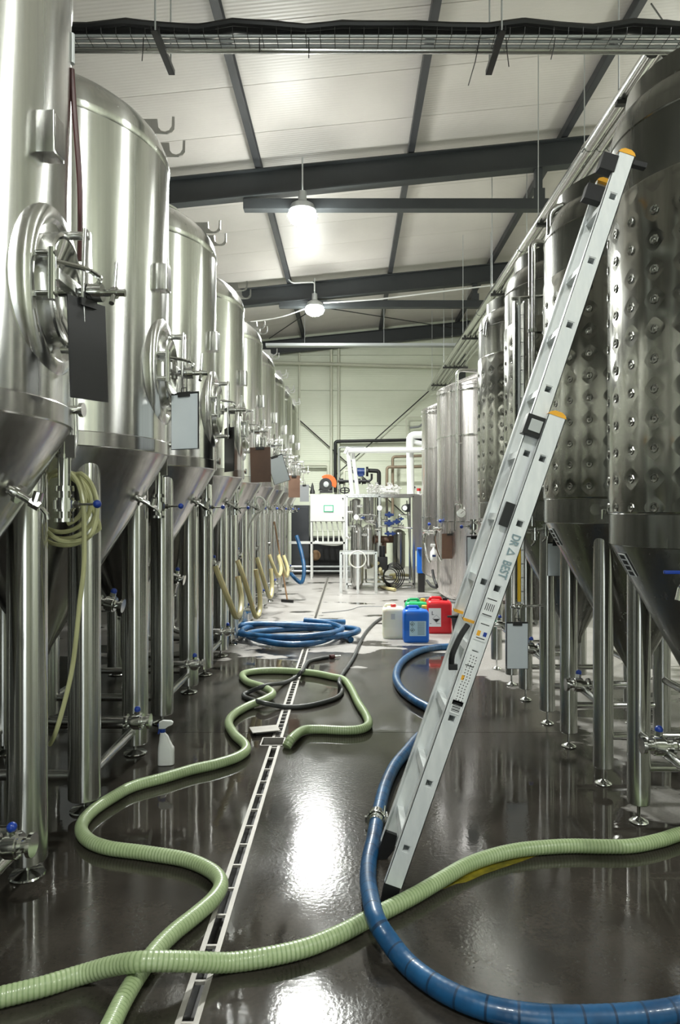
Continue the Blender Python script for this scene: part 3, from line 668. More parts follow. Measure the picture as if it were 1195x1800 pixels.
MB().box((0, 0, .009), (.14, .11, .016), RL).build('underside_frame', 'darkmetal', t, 0)

# ------------------------------------------------------------------ hoses
def hose_pts(px, r, z_over=None):
    """floor path of a hose lying on the ground; third value raises the centre above the floor"""
    out = []
    for p in px:
        e = p[2] if len(p) > 2 else 0
        out.append(fx(p[0], p[1], r+e))
    return out
def ribbed(name, pts, r, label, mats, pitch=.016, depth=.0014, parent=None, cat='hose', wm=True, band=3):
    P = spline(pts, pitch/3); rad = [r-(depth if i % 3 == 0 else 0) for i in range(len(P))]
    o = MB().tube(P, r, 14, rad=rad, mif=(lambda i: 1 if i % 3 == 2 and False else 0) if not wm else (lambda i: 1 if i % band == 0 and groove else 0)).build(name, mats, parent, 60)
    return tag(o, label, cat)
groove = True
r = .032
g1 = [(503, 1313, -.02), (513, 1298, .02), (533, 1284, .005), (560, 1282), (605, 1284), (633, 1282), (647, 1274), (644, 1259), (629, 1235), (617, 1211), (604, 1195), (581, 1189), (549, 1183), (500, 1179), (460, 1179), (432, 1183), (426, 1189), (436, 1199), (463, 1208, .02), (479, 1219, .025), (466, 1229, .015), (436, 1241), (412, 1255), (402, 1271), (412, 1291), (429, 1307), (432, 1319), (416, 1331), (380, 1343), (340, 1352), (289, 1367), (235, 1382), (202, 1399), (161, 1427), (143, 1453), (153, 1475), (188, 1490), (253, 1499), (325, 1511), (370, 1530), (388, 1552), (378, 1577), (347, 1606), (307, 1638), (274, 1671), (245, 1711), (217, 1757), (190, 1812), (160, 1870)]
ribbed('green_hose', hose_pts(g1, r), r, 'pale green spiral hose winding from the drain pit down the left side of the floor', ['green_hose', 'green_groove'])
g2 = [(-90, 1775), (0, 1753), (72, 1735), (144, 1713), (202, 1697, .04), (253, 1690, .072), (325, 1690, .05), (400, 1692), (470, 1682), (540, 1665), (600, 1640), (640, 1619), (688, 1595), (732, 1572), (776, 1546), (820, 1521), (864, 1505), (907, 1495), (950, 1490), (1005, 1487), (1060, 1488), (1110, 1487), (1160, 1477), (1195, 1466), (1260, 1452)]
ribbed('green_hose', hose_pts(g2, r), r, 'pale green spiral hose crossing the whole foreground from left edge to right edge', ['green_hose', 'green_groove'])
r = .036
b1 = [(850, 1132), (820, 1132), (794, 1136), (765, 1138), (733, 1146), (706, 1164), (696, 1188), (705, 1211), (729, 1231), (757, 1247), (768, 1263), (758, 1280), (735, 1297), (717, 1318), (694, 1346), (677, 1382), (667, 1420), (661, 1449), (656, 1478), (648, 1516), (647, 1551, .02), (653, 1587, .055), (662, 1619, .062), (681, 1650, .03), (712, 1690), (750, 1722), (800, 1751), (860, 1773), (930, 1786), (1000, 1790), (1080, 1788), (1150, 1782), (1195, 1774), (1270, 1755)]
ribbed('blue_hose', hose_pts(b1, r), r, 'long blue hose curving past the ladder foot and out at lower right', ['blue_hose', 'blue_seam'], pitch=.024, depth=.0006, band=12)
c = Vector(fx(661, 1440, .036)); t = thing('hose_coupling', c, 'steel clamp coupling joining the blue hose beside the ladder foot', 'coupling'); dd = Vector(fx(656, 1478, .036))-Vector(fx(667, 1410, .036)); dd.normalize()
q = MB()
for s in (-.03, -.012, .012, .03): q.cyl(dd*(s-.004), dd*(s+.004), .043, n=24)
q.cyl(dd*-.06, dd*.06, .0395, n=24).build('ferrule', 'steel_pol', t)
MB().lathe([(.046, -.009), (.05, -.006), (.05, .006), (.046, .009)], 24, ax=dd, cap=False).box((.05, 0, .01), (.02, .02, .03)).cyl((.055, -.03, .02), (.055, .03, .02), .006).cyl((.04, .0, .03), (.045, .01, .065), .006).box((-.05, 0, .0), (.015, .02, .03)).build('clamp', 'steel_pol', t)
# black rubber hose with nozzle
r = .019
k1 = [(674, 1084), (657, 1096), (641, 1114), (631, 1134), (622, 1154), (611, 1172), (600, 1188, .0), (596, 1200, .045), (601, 1214), (592, 1226), (562, 1236), (529, 1242), (497, 1242), (460, 1235, .04), (434, 1227), (428, 1222), (436, 1217), (468, 1205, .06), (500, 1200), (520, 1190), (532, 1178, .05), (541, 1164), (560, 1158), (578, 1155)]
ribbed('rubber_hose', hose_pts(k1, r), r, 'thin dark grey rubber hose looping over the drain with nozzle end', ['grey_hose', 'grey_hose'], pitch=.05, depth=0)
c = Vector(fx(580, 1155, .02)); d = (c-Vector(fx(560, 1158, .02))).normalized()
t = thing('hose_nozzle', c, 'small pointed nozzle on the end of the dark grey hose', 'nozzle')
MB().cyl((0, 0, 0), d*.05, .024).build('collar', 'darkred', t); MB().cyl(d*.05, d*.13, .014, .006).build('tip', 'steel_pol', t)
# coil of blue hose lying beside the left tanks
r = .036; P = []; cx, cy = -.70, 8.55
turns = 3.3
for i in range(int(turns*26)):
    a = 2*pi*i/26; tn = i/26
    rx = .66-.09*sin(tn*2.1)-.03*cos(a*1.3); ry = .52-.13*cos(tn*3.0)
    P.append((cx+.05*sin(tn*4)+rx*cos(a), cy+.07*cos(tn*5)+ry*sin(a), r+.03*tn+.012*sin(a*2+tn)))
P = [(cx+.72, cy-.30, r)]+P[3:]
P += [(P[-1][0]+.25, P[-1][1]-.05, P[-1][2]-.01), (P[-1][0]+.55, P[-1][1]+.03, P[-1][2]-.03)]
ribbed('blue_hose', P, r, 'blue hose lying coiled on the floor beside the left tank legs', ['blue_hose', 'blue_seam'], pitch=.06, depth=.0, band=99999)
# thin cracks of cable on the far floor
pipe_ = lambda pts, r, lb, m, nm='cable', cat='cable', st=.03: tag(MB().tube(spline(pts, st), r, 8).build(nm, m), lb, cat)
pipe_([fx(566, 1077, .006), fx(600, 1074, .006), fx(618, 1071, .006), fx(636, 1066, .006), fx(675, 1066, .006)], .006, 'thin dark cable lying on the floor in front of the skid', 'grey')
pipe_([at(521, 942, 12.4), at(528, 965, 12.3), at(534, 995, 12.1), at(533, 1016, 12.0), at(529, 1024, 12.0), at(520, 1018, 12.1), at(511, 1008, 12.4)], .036, 'short blue hose hanging in a loop from the far left tanks', 'blue_hose', 'blue_hose', 'hose')
def hanging(label, P, r, m='cream_hose', nm='cream_hose'): return pipe_(P, r, label, m, nm, 'hose')
hanging('cream hose hanging in a loop from the valve of the third left tank', [at(378, 995, 5.9), at(390, 1025, 5.9), at(405, 1062, 5.9), at(414, 1083, 6.0), at(422, 1078, 6.2), at(424, 1050, 6.4), at(417, 1010, 6.5)], .026)
hanging('cream hose hanging in a long loop by the fourth left tank', [at(417, 985, 6.9), at(428, 1015, 6.9), at(440, 1055, 7.0), at(449, 1083, 7.1), at(456, 1075, 7.3), at(456, 1040, 7.4), at(449, 1000, 7.4)], .026)
hanging('cream hose hanging in a loop by the fifth left tank', [at(451, 980, 8.3), at(459, 1005, 8.3), at(468, 1035, 8.4), at(474, 1050, 8.5), at(478, 1035, 8.7), at(476, 1000, 8.8)], .027)
hanging('cream hose hanging in a shallow loop by the sixth left tank', [at(473, 975, 9.7), at(480, 995, 9.7), at(489, 1013, 9.8), at(494, 1000, 10.0), at(488, 975, 10.1)], .027)
hanging('cream hose hanging by the seventh left tank', [at(489, 975, 11), at(495, 990, 11), at(503, 1013, 11.1), at(506, 1000, 11.2), at(498, 975, 11.3)], .027)
hanging('thin white tube looped over the valve of the fourth left tank', [at(440, 985, 7.0), at(437, 960, 7.0), at(437, 930, 7.0), at(449, 905, 6.9), at(464, 893, 6.8), at(465, 880, 6.8), at(455, 873, 6.8), at(450, 880, 6.8), at(456, 893, 6.8)], .010, 'white_hose', 'white_tube')
# yellowish tube coiled in front of the second left tank
c0 = Vector(at(103, 880, 3.14)); P = []
for i in range(int(3.2*24)):
    a = 2*pi*i/24-1.2; tn = i/24; rr = .115+.02*tn
    P.append(c0+Vector((rr*cos(a), .0+.02*tn, rr*sin(a)-.012*tn+.0)))
q = [at(137, 835, 3.12), at(160, 850, 3.1), at(171, 890, 3.08), at(163, 935, 3.08), at(140, 950, 3.08), at(105, 950, 3.06), at(76, 925, 3.1), at(72, 890, 3.1), at(85, 840, 3.1), at(110, 826, 3.08), at(135, 845, 3.06), at(146, 885, 3.04), at(148, 940, 3.03), at(147, 1000, 3.03), at(140, 1060, 3.05), at(134, 1120, 3.07), at(126, 1180, 3.09), at(112, 1240, 3.12), at(97, 1290, 3.15), at(86, 1312, 3.2)]
pipe_([tuple(p) for p in P]+q, .0105, 'yellowish clear tube coiled at the nearest left tank valve and hanging to the floor', 'tube_hose', 'clear_tube', 'hose', .02)
pipe_([at(126, 60, 2.78), at(126, 122, 2.78)], .0125, 'short pale upper piece of tube beside the nearest left tank top', 'ltgrey', 'clear_tube', 'hose')
pipe_([at(126, 122, 2.78), at(131, 200, 2.78), at(138, 290, 2.78), at(141, 360, 2.78), at(140, 465, 2.78)], .0115, 'dark red tube hanging down beside the nearest left tank', 'darkred', 'red_tube', 'hose')
q = thing('tube_fitting', at(138, 495, 2.78), 'steel end fitting below the dark red tube on the nearest left tank', 'fitting')
MB().cyl((0, 0, .07), (0, 0, -.03), .011).cyl((-.03, 0, -.045), (.06, 0, -.055), .013).ball((0, 0, -.045), .022).build('fitting_body', 'steel_pol', q)

# ------------------------------------------------------------------ clipboards hanging on the manways
def clipboard(corners_top, w, h, y, label, face='paper', yaw=0.5, roll=0.0, hang=.12, back='blackp', paper=True):
    top = Vector(at(corners_top[0], corners_top[1], y)); t = thing('clipboard', top, label, 'clipboard', None, yaw)
    Ro = Matrix.Rotation(roll, 3, 'Y')
    b = MB().box(Ro @ Vector((0, 0, -h/2)), (w, .005, h), Ro).build('board', back, t, 0)
    if paper:
        MB().box(Ro @ Vector((0, -.004, -h/2-.004)), (w*.94, .004, h*.95), Ro).build('paper', face, t, 0)
    MB().box(Ro @ Vector((0, -.008, -.012)), (w*.42, .012, .028), Ro).tube([Ro @ Vector((-.02, -.008, .0)), Ro @ Vector((-.02, -.008, .025)), Ro @ Vector((.02, -.008, .025)), Ro @ Vector((.02, -.008, 0))], .003, 6).build('clip', 'darkmetal', t)
    MB().tube([(-.01, 0, .0), (-.018, .0, hang*.5), (0, 0, hang), (.014, 0, hang*.5), (.01, 0, .0)], .0022, 6).build('string', 'ink', t)
    return t
clipboard((325, 690), .20, .33, 3.95, 'clipboard with pale paper hanging from the second left tank manway', yaw=-.45+.0, roll=.0, hang=.16)
clipboard((152, 528), .20, .37, 2.55, 'dark bare clipboard hanging edge-on from the nearest left tank manway', yaw=1.22, paper=False, hang=.02, roll=-.05, back='dark_board')
clipboard((403, 752), .20, .36, 5.6, 'dark clipboard hanging from the third left tank manway', yaw=-1.0, paper=False, back='darkmetal', hang=.14)
clipboard((457, 786), .21, .36, 7.0, 'brown clipboard hanging from the fourth left tank manway', yaw=-.05, paper=False, back='brown', roll=-.03, hang=.12)
clipboard((482, 802), .21, .34, 8.4, 'clipboard with pale paper tilted behind the brown clipboard', yaw=-.1, roll=-.3, hang=.1)
clipboard((517, 836), .19, .36, 11.2, 'small brown clipboard hanging from a far left tank', yaw=-.05, paper=False, back='brown', hang=.1)
clipboard((535, 852), .17, .32, 12.9, 'grey clipboard hanging from the eighth left tank', yaw=-.1, paper=False, back='grey', hang=.1)
clipboard((909, 1093), .155, .335, 4.85, 'clipboard with pale sheet hanging low under the sight glass', yaw=.0, hang=.08)
clipboard((977, 953), .12, .24, 4.85, 'clipboard with pale sheet half hidden behind the second right tank cone', yaw=-.05, hang=.04)
clipboard((832, 942), .13, .26, 6.0, 'clipboard with pale sheet behind the ladder rail', yaw=.3, hang=.04)
clipboard((792, 938), .26, .36, 9.8, 'dark brown clipboard hanging on the large smooth tank', yaw=.1, paper=False, back='brown', hang=.06)

# ------------------------------------------------------------------ ladder leaning on the nearest right tank
lad = thing('extension_ladder', (.16, 2.95, 0), 'aluminium extension ladder with yellow caps leaning on the nearest right tank', 'ladder'); lo = Vector((.16, 2.95, 0))
YN, YF = 2.80, 3.10
dirA = (Vector(at(970, 735, YN))-Vector(at(697, 1540, YN))).normalized(); perp = Vector((dirA.z, 0, -dirA.x))    # perp points down-right
def rail(mid0, mid1, y, w, tk, name='rail'):
    a = Vector(mid0); b = Vector(mid1); a.y = b.y = y; d = (b-a).normalized(); pp = Vector((d.z, 0, -d.x)); n = Vector((0, 1, 0)); mb = MB()
    L_ = (b-a).length
    def bx(u0, u1, v0, v1, n0, n1):
        V = [a+d*u+pp*v+n*q-lo for u in (u0, u1) for v in (v0, v1) for q in (n0, n1)]
        mb.add(V, [(0, 1, 3, 2), (4, 6, 7, 5), (0, 4, 5, 1), (2, 3, 7, 6), (0, 2, 6, 4), (1, 5, 7, 3)])
    return a, d, pp, L_, mb, bx
def section(p0, p1, ya, yb, w, rungs, s_near, hole_first, capn, nrungs, y0rung=0):
    """two rails and their rungs; p0,p1 image points of the centre line of the near rail"""
    A = Vector(at(*p0, YN)); B = Vector(at(*p1, YN)); A.y = B.y = 0
    for q, (y, s) in enumerate(((ya, 1), (yb, -1))):
        a, d, pp, Ln, mb, bx = rail(A, B, y, w, .024)
        h = .016; hs = [hole_first+.28*k for k in range(nrungs)]; u = 0
        # outer web with square rung openings, flanges turned to the inside
        for hc in hs:
            if hc < h or hc > Ln-h: continue
            bx(u, hc-h, -w/2, w/2, 0, s*.003); bx(hc-h, hc+h, -w/2, -h, 0, s*.003); bx(hc-h, hc+h, h, w/2, 0, s*.003); u = hc+h
        bx(u, Ln, -w/2, w/2, 0, s*.003)
        bx(0, Ln, -w/2, -w/2+.003, 0, s*.024); bx(0, Ln, w/2-.003, w/2, 0, s*.024)
        rl = mb.build('rail', 'alu', lad, 0)
        if 'top' in capn: 
            c2 = MB(); e = a+d*Ln-lo; pol = [(-w/2-.002, 0), (w/2+.002, 0), (w/2-.006, .012), (w*.2, .02), (-w*.2, .02), (-w/2+.006, .012)]
            c2.prism(pol, e+Vector((0, -.002*s, 0)), pp, d, (0, s, 0), .028).build('end_cap', 'yellow', rl, 0)
        if 'bot' in capn:
            e = a-lo; pol = [(-w/2-.002, 0), (w/2+.002, 0), (w/2-.006, -.012), (-w/2+.006, -.012)]
            MB().prism(pol, e+Vector((0, -.002*s, 0)), pp, d, (0, s, 0), .028).build('end_cap', 'yellow', rl, 0)
        if 'foot' in capn:
            e = a-lo; fz = -(a.z); MB().prism([(-w/2+.008, .05), (w/2-.012, .05), (w/2-.004, -.02), (w/2-.02, -(a.z)/d.z+.012), (-w/2+.012, -(a.z)/d.z-.010), (-w/2+.004, -.02)], e+Vector((0, .003*s, 0)), pp, d, (0, s, 0), .024).build('rubber_foot', 'black', rl, 0)
    a = A; d = (B-A).normalized()
    for k in range(nrungs):
        c_ = A+d*(hole_first+.28*k)-Vector((lo.x, 0, lo.z)); pp = Vector((d.z, 0, -d.x))
        pol = [(-.016, -.016), (.016, -.016), (.016, .016), (-.016, .016)]
        mb = MB(); y_a = ya+.002-lo.y; y_b = yb-.002-lo.y
        # hollow square rung: open ends show in the rail face
        V = []
        for yy in (y_a, y_b):
            for rr in (.0155, .0125):
                V += [Vector((c_.x, yy, c_.z))+pp*sx_*rr+d*sy_*rr for sx_, sy_ in ((-1, -1), (1, -1), (1, 1), (-1, 1))]
        F = []
        for i in range(4):
            j = (i+1) % 4; F += [(i, j, 8+j, 8+i), (4+i, 4+j, 12+j, 12+i), (i, j, 4+j, 4+i), (8+i, 8+j, 12+j, 12+i)]
        mb.add(V, F); mb.build('rung', 'alu', lad, 0)
def lpt(p): v = Vector(at(*p, YN)); v.y = 0; return v
# lower front section: holes run from (713,1487) to (953,800)
hA0, hA1 = lpt((713, 1487)), lpt((953, 800)); dA = (hA1-hA0).normalized()
A0 = hA0-dA*.16; A1 = hA1+dA*.165
def inv(v): return (614+v.x*1200/YN, 897-(v.z-H)*1200/YN)
section(inv(A0), inv(A1), YN-.024, YF+.05, .074, 7, 1, .16, ('top', 'foot'), 7)
hB0, hB1 = lpt((852, 1024)), lpt((1083, 333)); dB = (hB1-hB0).normalized()
B0 = hB0-dB*.165; B1 = hB1+dB*.165
section(inv(B0), inv(B1), YN+.02, YF-.01, .070, 7, 1, .165, ('top', 'bot'), 7)
def put(name, c, dims, m, rot=None, par=lad): return MB().box(Vector(c)-lo, dims, rot).build(name, m, par, 0, bev=.002)
rotL = Matrix.Rotation(atan2(dA.x, dA.z), 3, 'Y')
# guide bracket, latch hook, top hooks and stay strap
pB = Vector(at(938, 750, YN+.01)); put('guide_bracket', pB, (.085, .05, .085), 'blackp', rotL)
put('guide_bracket_face', pB+Vector((0, -.027, 0)), (.05, .006, .05), 'ltgrey', rotL)
pC = Vector(at(893, 905, YN)); put('latch_hook', pC, (.05, .012, .10), 'blackp', rotL)
pD = Vector(at(1067, 289, 2.84)); put('top_bracket', pD, (.065, .05, .07), 'black', Matrix.Rotation(.3, 3, 'Y'))
pE = Vector(at(1044, 343, 3.02)); put('top_bracket', pE, (.09, .05, .07), 'black', Matrix.Rotation(.3, 3, 'Y'))
pF = Vector(at(1120, 290, 2.84)); put('standoff_pin', pF, (.07, .03, .022), 'black', Matrix.Rotation(.25, 3, 'Y'))
MB().tube(spline([Vector(at(822, 1098, 2.80))-lo, Vector(at(808, 1120, 2.78))-lo, Vector(at(795, 1150, 2.76))-lo, Vector(at(793, 1172, 2.77))-lo], .02), .012, 8).build('strap', 'black', lad)
put('strap_buckle', Vector(at(796, 1172, 2.765)), (.035, .02, .024), 'black')
# lettering and stickers on the near rail's outer face
fy = YN-.0265-lo.y
def on_rail(px, py): v = lpt((px, py)); return Vector((v.x-lo.x, fy, v.z-lo.z))
Rt = Matrix((( -perp.x, 0, 0), (0, 0, 0), (0, 0, 0)))
nearrail = [c for c in lad.children if c.name.startswith('rail')][0]
def text_on(s, px, py, size, m, name='lettering', squeeze=1):
    cu = bpy.data.curves.new(name, 'FONT'); cu.body = s; cu.size = size; cu.extrude = .0004; cu.offset = .0009; cu.align_x = 'CENTER'; cu.align_y = 'CENTER'
    o = bpy.data.objects.new(name, cu); COL.objects.link(o); dg = bpy.context.evaluated_depsgraph_get(); me = bpy.data.meshes.new_from_object(o.evaluated_get(dg)); bpy.data.objects.remove(o)
    o = bpy.data.objects.new(name, me); COL.objects.link(o); me.materials.clear(); me.materials.append(M[m])
    # reading direction runs down the rail, letter tops face right
    X = -dA; Y_ = perp; Z = X.cross(Y_); mt = Matrix((X*.72, Y_, Z)).transposed().to_4x4(); mt.translation = on_rail(px, py); o.matrix_basis = mt; o.parent = nearrail; return o
text_on('DR', 902, 949, .05, 'lettering'); text_on('BEST', 884, 1000, .05, 'lettering')
# triangular A of the logo
u, v_ = -dA, perp; c_ = on_rail(895, 970)
def tri(k): return [(-.017*k, -.014*k), (.017*k, -.014*k), (0, .02*k)]
q = MB()
for i in range(3):
    a_, b_ = tri(1)[i], tri(1)[(i+1) % 3]; a2, b2 = tri(.55)[i], tri(.55)[(i+1) % 3]
    q.prism([a_, b_, b2, a2], c_, u, v_, (0, -1, 0), .0006)
q.build('logo_triangle', 'lettering', nearrail, 0)
def patch(px, py, lu, lv, m, name): return MB().prism([(-lu/2, -lv/2), (lu/2, -lv/2), (lu/2, lv/2), (-lu/2, lv/2)], on_rail(px, py), -dA, perp, (0, -1, 0), .0005).build(name, m, nearrail, 0)
M['sticker'] = mat('sticker_white', (.78, .80, .80), .5)
patch(858, 1066, .075, .05, 'sticker', 'sticker'); patch(846, 1108, .08, .05, 'sticker', 'sticker'); patch(817, 1190, .23, .05, 'sticker', 'sticker'); patch(800, 1240, .055, .045, 'sticker', 'barcode_sticker')
q = MB()
def ink(q, px, py, lu, lv, du=0, dv=0): q.prism([(-lu/2+du, -lv/2+dv), (lu/2+du, -lv/2+dv), (lu/2+du, lv/2+dv), (-lu/2+du, lv/2+dv)], on_rail(px, py), -dA, perp, (0, -1, 0), .001)
for k in (-.033, .033): ink(q, 858, 1066, .004, .04, k, 0); ink(q, 846, 1108, .0035, .036, k*.9, 0)
for k in range(5): ink(q, 858, 1066, .03, .003, 0, -.016+.008*k)
for k in range(16):
    for s in (-.012, .0, .012): ink(q, 817, 1190, .005, .0035, -.095+.0125*k+.003*s*100*.3, s+.002*sin(k))
ink(q, 823, 1168, .004, .036)
for k in range(7): ink(q, 800, 1240, .004 if k % 2 else .002, .034, -.018+.006*k)
q.build('sticker_print', 'ink', nearrail, 0)
q = MB(); ink(q, 843, 1112, .022, .014, 0, -.01); ink(q, 817, 1190, .02, .012, .0, -.014); q.build('warning_sign', 'yellow', nearrail, 0)
q = MB(); ink(q, 845, 1112, .018, .014, .0, .012); q.build('notice_sign', 'blue', nearrail, 0)

# ------------------------------------------------------------------ canisters
def canister(px, py, y_, w, d, h, m, capm, label, grp='plastic canisters on the floor by the ladder', rz=0, cap=(-.0, .0)):
    x, y, _ = fx(px, py); t = thing('canister', (x, y+d/2, 0), label, 'canister', grp, rz)
    # rounded body
    n = 6; rc = .035; prof = []
    def outline(s, ins=0):
        o = []
        for cx_, cy_, a0 in ((w/2-rc, d/2-rc, 0), (-w/2+rc, d/2-rc, pi/2), (-w/2+rc, -d/2+rc, pi), (w/2-rc, -d/2+rc, 1.5*pi)):
            for i in range(n): a = a0+pi/2*i/(n-1); o.append(((cx_+(rc)*cos(a))*s, (cy_+rc*sin(a))*s))
        return o
    lv = [(.93, 0), (.985, .012), (1, .03), (1, h*.32), (.985, h*.34), (1, h*.36), (1, h*.78), (.99, h*.82), (.94, h*.87), (.86, h*.90), (.6, h*.915)]
    V = []; F = []; k = 4*n
    for s, z in lv: V += [(a, b, z) for a, b in outline(s)]
    for j in range(len(lv)-1): F += [(j*k+i, j*k+(i+1) % k, (j+1)*k+(i+1) % k, (j+1)*k+i) for i in range(k)]
    F += [tuple(range(k))[::-1], tuple(range((len(lv)-1)*k, len(lv)*k))]
    MB().add(V, F).build('body', m, t, 40)
    MB().tube(bend([(w*.10, .0, h*.89), (w*.08, 0, h*.985), (-w*.34, 0, h*.985), (-w*.38, 0, h*.87)], .04), .018, 10).build('handle', m, t)
    MB().lathe([(.03, h*.89), (.033, h*.93), (.033, h*.99), (.028, h*1.0)], 20, (cap[0]*w, cap[1]*d, 0)).build('cap', capm, t)
    return t, w, d, h
M['label'] = mat('pale_label', (.42, .60, .72), .6); M['wlabel'] = mat('white_label', (.8, .8, .78), .6)
def diamond(mb, x, y, z, s, b=.18):
    for i in range(4):
        a0, a1 = i*pi/2, (i+1)*pi/2; p = [(s*cos(a0), s*sin(a0)), (s*cos(a1), s*sin(a1)), (s*(1-b)*cos(a1), s*(1-b)*sin(a1)), (s*(1-b)*cos(a0), s*(1-b)*sin(a0))]
        mb.prism(p, (x, y, z), (1, 0, 0), (0, 0, 1), (0, -1, 0), .0012)
t, w, d, h = canister(732, 1130, 0, .31, .24, .43, 'bluecan', 'yellow', 'blue plastic canister with pale hazard label, frontmost by the ladder', cap=(.36, .2))
lb = MB().box((.015, -d/2-.001, h*.40), (.20, .002, h*.42)).build('label', 'label', t, 0)
q = MB(); diamond(q, -.05, -d/2-.0025, h*.53, .03); diamond(q, -.05, -d/2-.0025, h*.36, .03)
for k in range(2): q.box((-.05, -d/2-.003, h*(.53-.17*k)), (.02, .001, .008)); q.box((-.055, -d/2-.003, h*(.53-.17*k)-.008), (.012, .001, .006))
for k in range(14): q.box((.055, -d/2-.0025, h*.58-.0115*k), (.085, .0008, .0028))
q.build('label_print', 'ink', lb, 0)
t, w, d, h = canister(692, 1123, 0, .27, .23, .42, 'whitecan', 'redcap', 'milky white plastic canister with red cap, left of the blue one', cap=(0, -.1))
lb = MB().box((-.01, -d/2-.001, h*.66), (.05, .002, .07)).build('label', 'ltgrey', t, 0)
t, w, d, h = canister(733, 1112, 0, .30, .22, .43, 'greencan', 'yellow', 'green plastic canister mostly hidden behind the blue one', cap=(.3, .1))
t, w, d, h = canister(773, 1114, 0, .32, .26, .46, 'redcan', 'blackp', 'red plastic canister with white corrosive label, behind and right of the blue one', cap=(.25, -.1))
lb = MB().box((-.065, -d/2-.001, h*.46), (.16, .002, h*.52)).build('label', 'wlabel', t, 0)
q = MB(); zc_ = h*.42; q.prism([(-.045, 0), (.045, 0), (0, -.045)], (-.045, -d/2-.0025, zc_), (1, 0, 0), (0, 0, 1), (0, -1, 0), .001); diamond(q, -.045, -d/2-.0025, zc_, .052, .06)
q.box((-.10, -d/2-.0025, h*.58), (.008, .001, .05)).box((-.09, -d/2-.0025, h*.54), (.028, .001, .006)).box((-.02, -d/2-.0025, zc_-.06), (.05, .001, .004)).box((-.12, -d/2-.0025, zc_-.06), (.02, .001, .006)).build('label_print', 'ink', lb, 0)
# black bucket behind the ladder
x, y, _ = fx(808, 1118); t = thing('bucket', (x, y, 0), 'small black bucket standing on the floor half behind the ladder', 'bucket')
MB().lathe([(.001, .004), (.085, .0), (.105, .22), (.114, .225), (.114, .24), (.102, .24), (.082, .01), (.001, .01)], 28, cap=False).build('body', 'blackp', t)
MB().tube(arc((0, 0, .235), (1, 0, 0), (0, -.6, .25), .115, pi, 2*pi+pi, 20)[:11], .004, 6).build('handle', 'blackp', t)
MB().cyl((-.16, -.02, .25), (.02, .02, .255), .014).build('rim_grip', 'black', t)
# spray bottle
x, y, _ = fx(289, 1348); t = thing('spray_bottle', (x, y+.04, 0), 'white spray bottle with blue trigger standing by the green hose', 'bottle', None, .12)
V = []; F = []; k = 20
lv = [(.0, .044, .026), (.004, .050, .031), (.09, .050, .031), (.105, .049, .031), (.12, .043, .03), (.15, .033, .027), (.18, .026, .022), (.195, .017, .017), (.21, .015, .015)]
for j, (z, a_, b_) in enumerate(lv):
    off = -.0 if j < 4 else -.006*(j-3)*.8
    for i in range(k):
        an = 2*pi*i/k; ca, sa = cos(an), sin(an); e = .6
        V.append((off+a_*abs(ca)**e*(1 if ca > 0 else -1), b_*abs(sa)**e*(1 if sa > 0 else -1), z))
for j in range(len(lv)-1): F += [(j*k+i, j*k+(i+1) % k, (j+1)*k+(i+1) % k, (j+1)*k+i) for i in range(k)]
F += [tuple(range(k))[::-1], tuple(range((len(lv)-1)*k, len(lv)*k))]
MB().add(V, F).build('body', 'white', t, 50)
MB().lathe([(.018, .205), (.02, .21), (.018, .228)], 18, (-.022, 0, 0)).build('collar', 'blue', t)
MB().prism([(-.045, .228), (-.005, .228), (.012, .24), (.04, .252), (.044, .266), (.03, .276), (-.02, .28), (-.044, .268)], (0, -.013, 0), (1, 0, 0), (0, 0, 1), (0, 1, 0), .026).build('spray_head', 'white', t, 0, bev=.004)
MB().prism([(-.052, .255), (-.038, .262), (-.03, .235), (-.043, .195), (-.052, .197), (-.045, .232)], (0, -.007, 0), (1, 0, 0), (0, 0, 1), (0, 1, 0), .014).build('trigger', 'blue', t, 0)

# ------------------------------------------------------------------ squeegee leaning on the far left tanks
a = Vector(fx(505, 1056, .03)); t = thing('floor_squeegee', (a.x, a.y, 0), 'wooden-handled floor squeegee leaning on the far left tanks', 'squeegee')
MB().cyl((0, 0, .04), Vector(at(482, 917, 12.0))-Vector((a.x, a.y, 0)), .014, n=10).build('handle', 'wood', t)
MB().box((0, 0, .025), (.24, .03, .05), Matrix.Rotation(-.5, 3, 'Z')).build('head', 'darkmetal', t, 0)

# spilled yellow liquid beside the crossing green hose
sp_ = [(732, 1578), (750, 1562), (776, 1548), (820, 1524), (864, 1507), (907, 1497), (935, 1494), (943, 1503), (915, 1514), (885, 1524), (850, 1536), (835, 1543), (818, 1550), (800, 1553), (782, 1561), (767, 1563), (748, 1574)]
P = [Vector(fx(x, y, .0025)) for x, y in sp_]
M['spill'] = varied('yellow_spill', (.30, .24, .02), (.10, .09, .015), .06, 0, s=14, rv=.03)
q = MB(); k = len(P); cc = sum(P, Vector())/k
q.add(P+[Vector((p.x, p.y, 0)) for p in P]+[cc], [(i, (i+1) % k, 2*k) for i in range(k)]+[(i, (i+1) % k, k+(i+1) % k, k+i) for i in range(k)]); tag(q.build('liquid_spill', 'spill'), 'small yellow puddle of spilled liquid along the crossing green hose', 'puddle')
# ------------------------------------------------------------------ process skid and cabinets at the far end
def bars(mb, segs, r=.02):
    for a, b in segs:
        a = Vector(a); b = Vector(b); d = b-a; L_ = d.length; up = d.normalized()
        if abs(up.z) > .99: mb.box((a+b)/2, (2*r, 2*r, L_))
        elif abs(up.x) > .99: mb.box((a+b)/2, (L_, 2*r, 2*r))
        else: mb.box((a+b)/2, (2*r, L_, 2*r))
    return mb
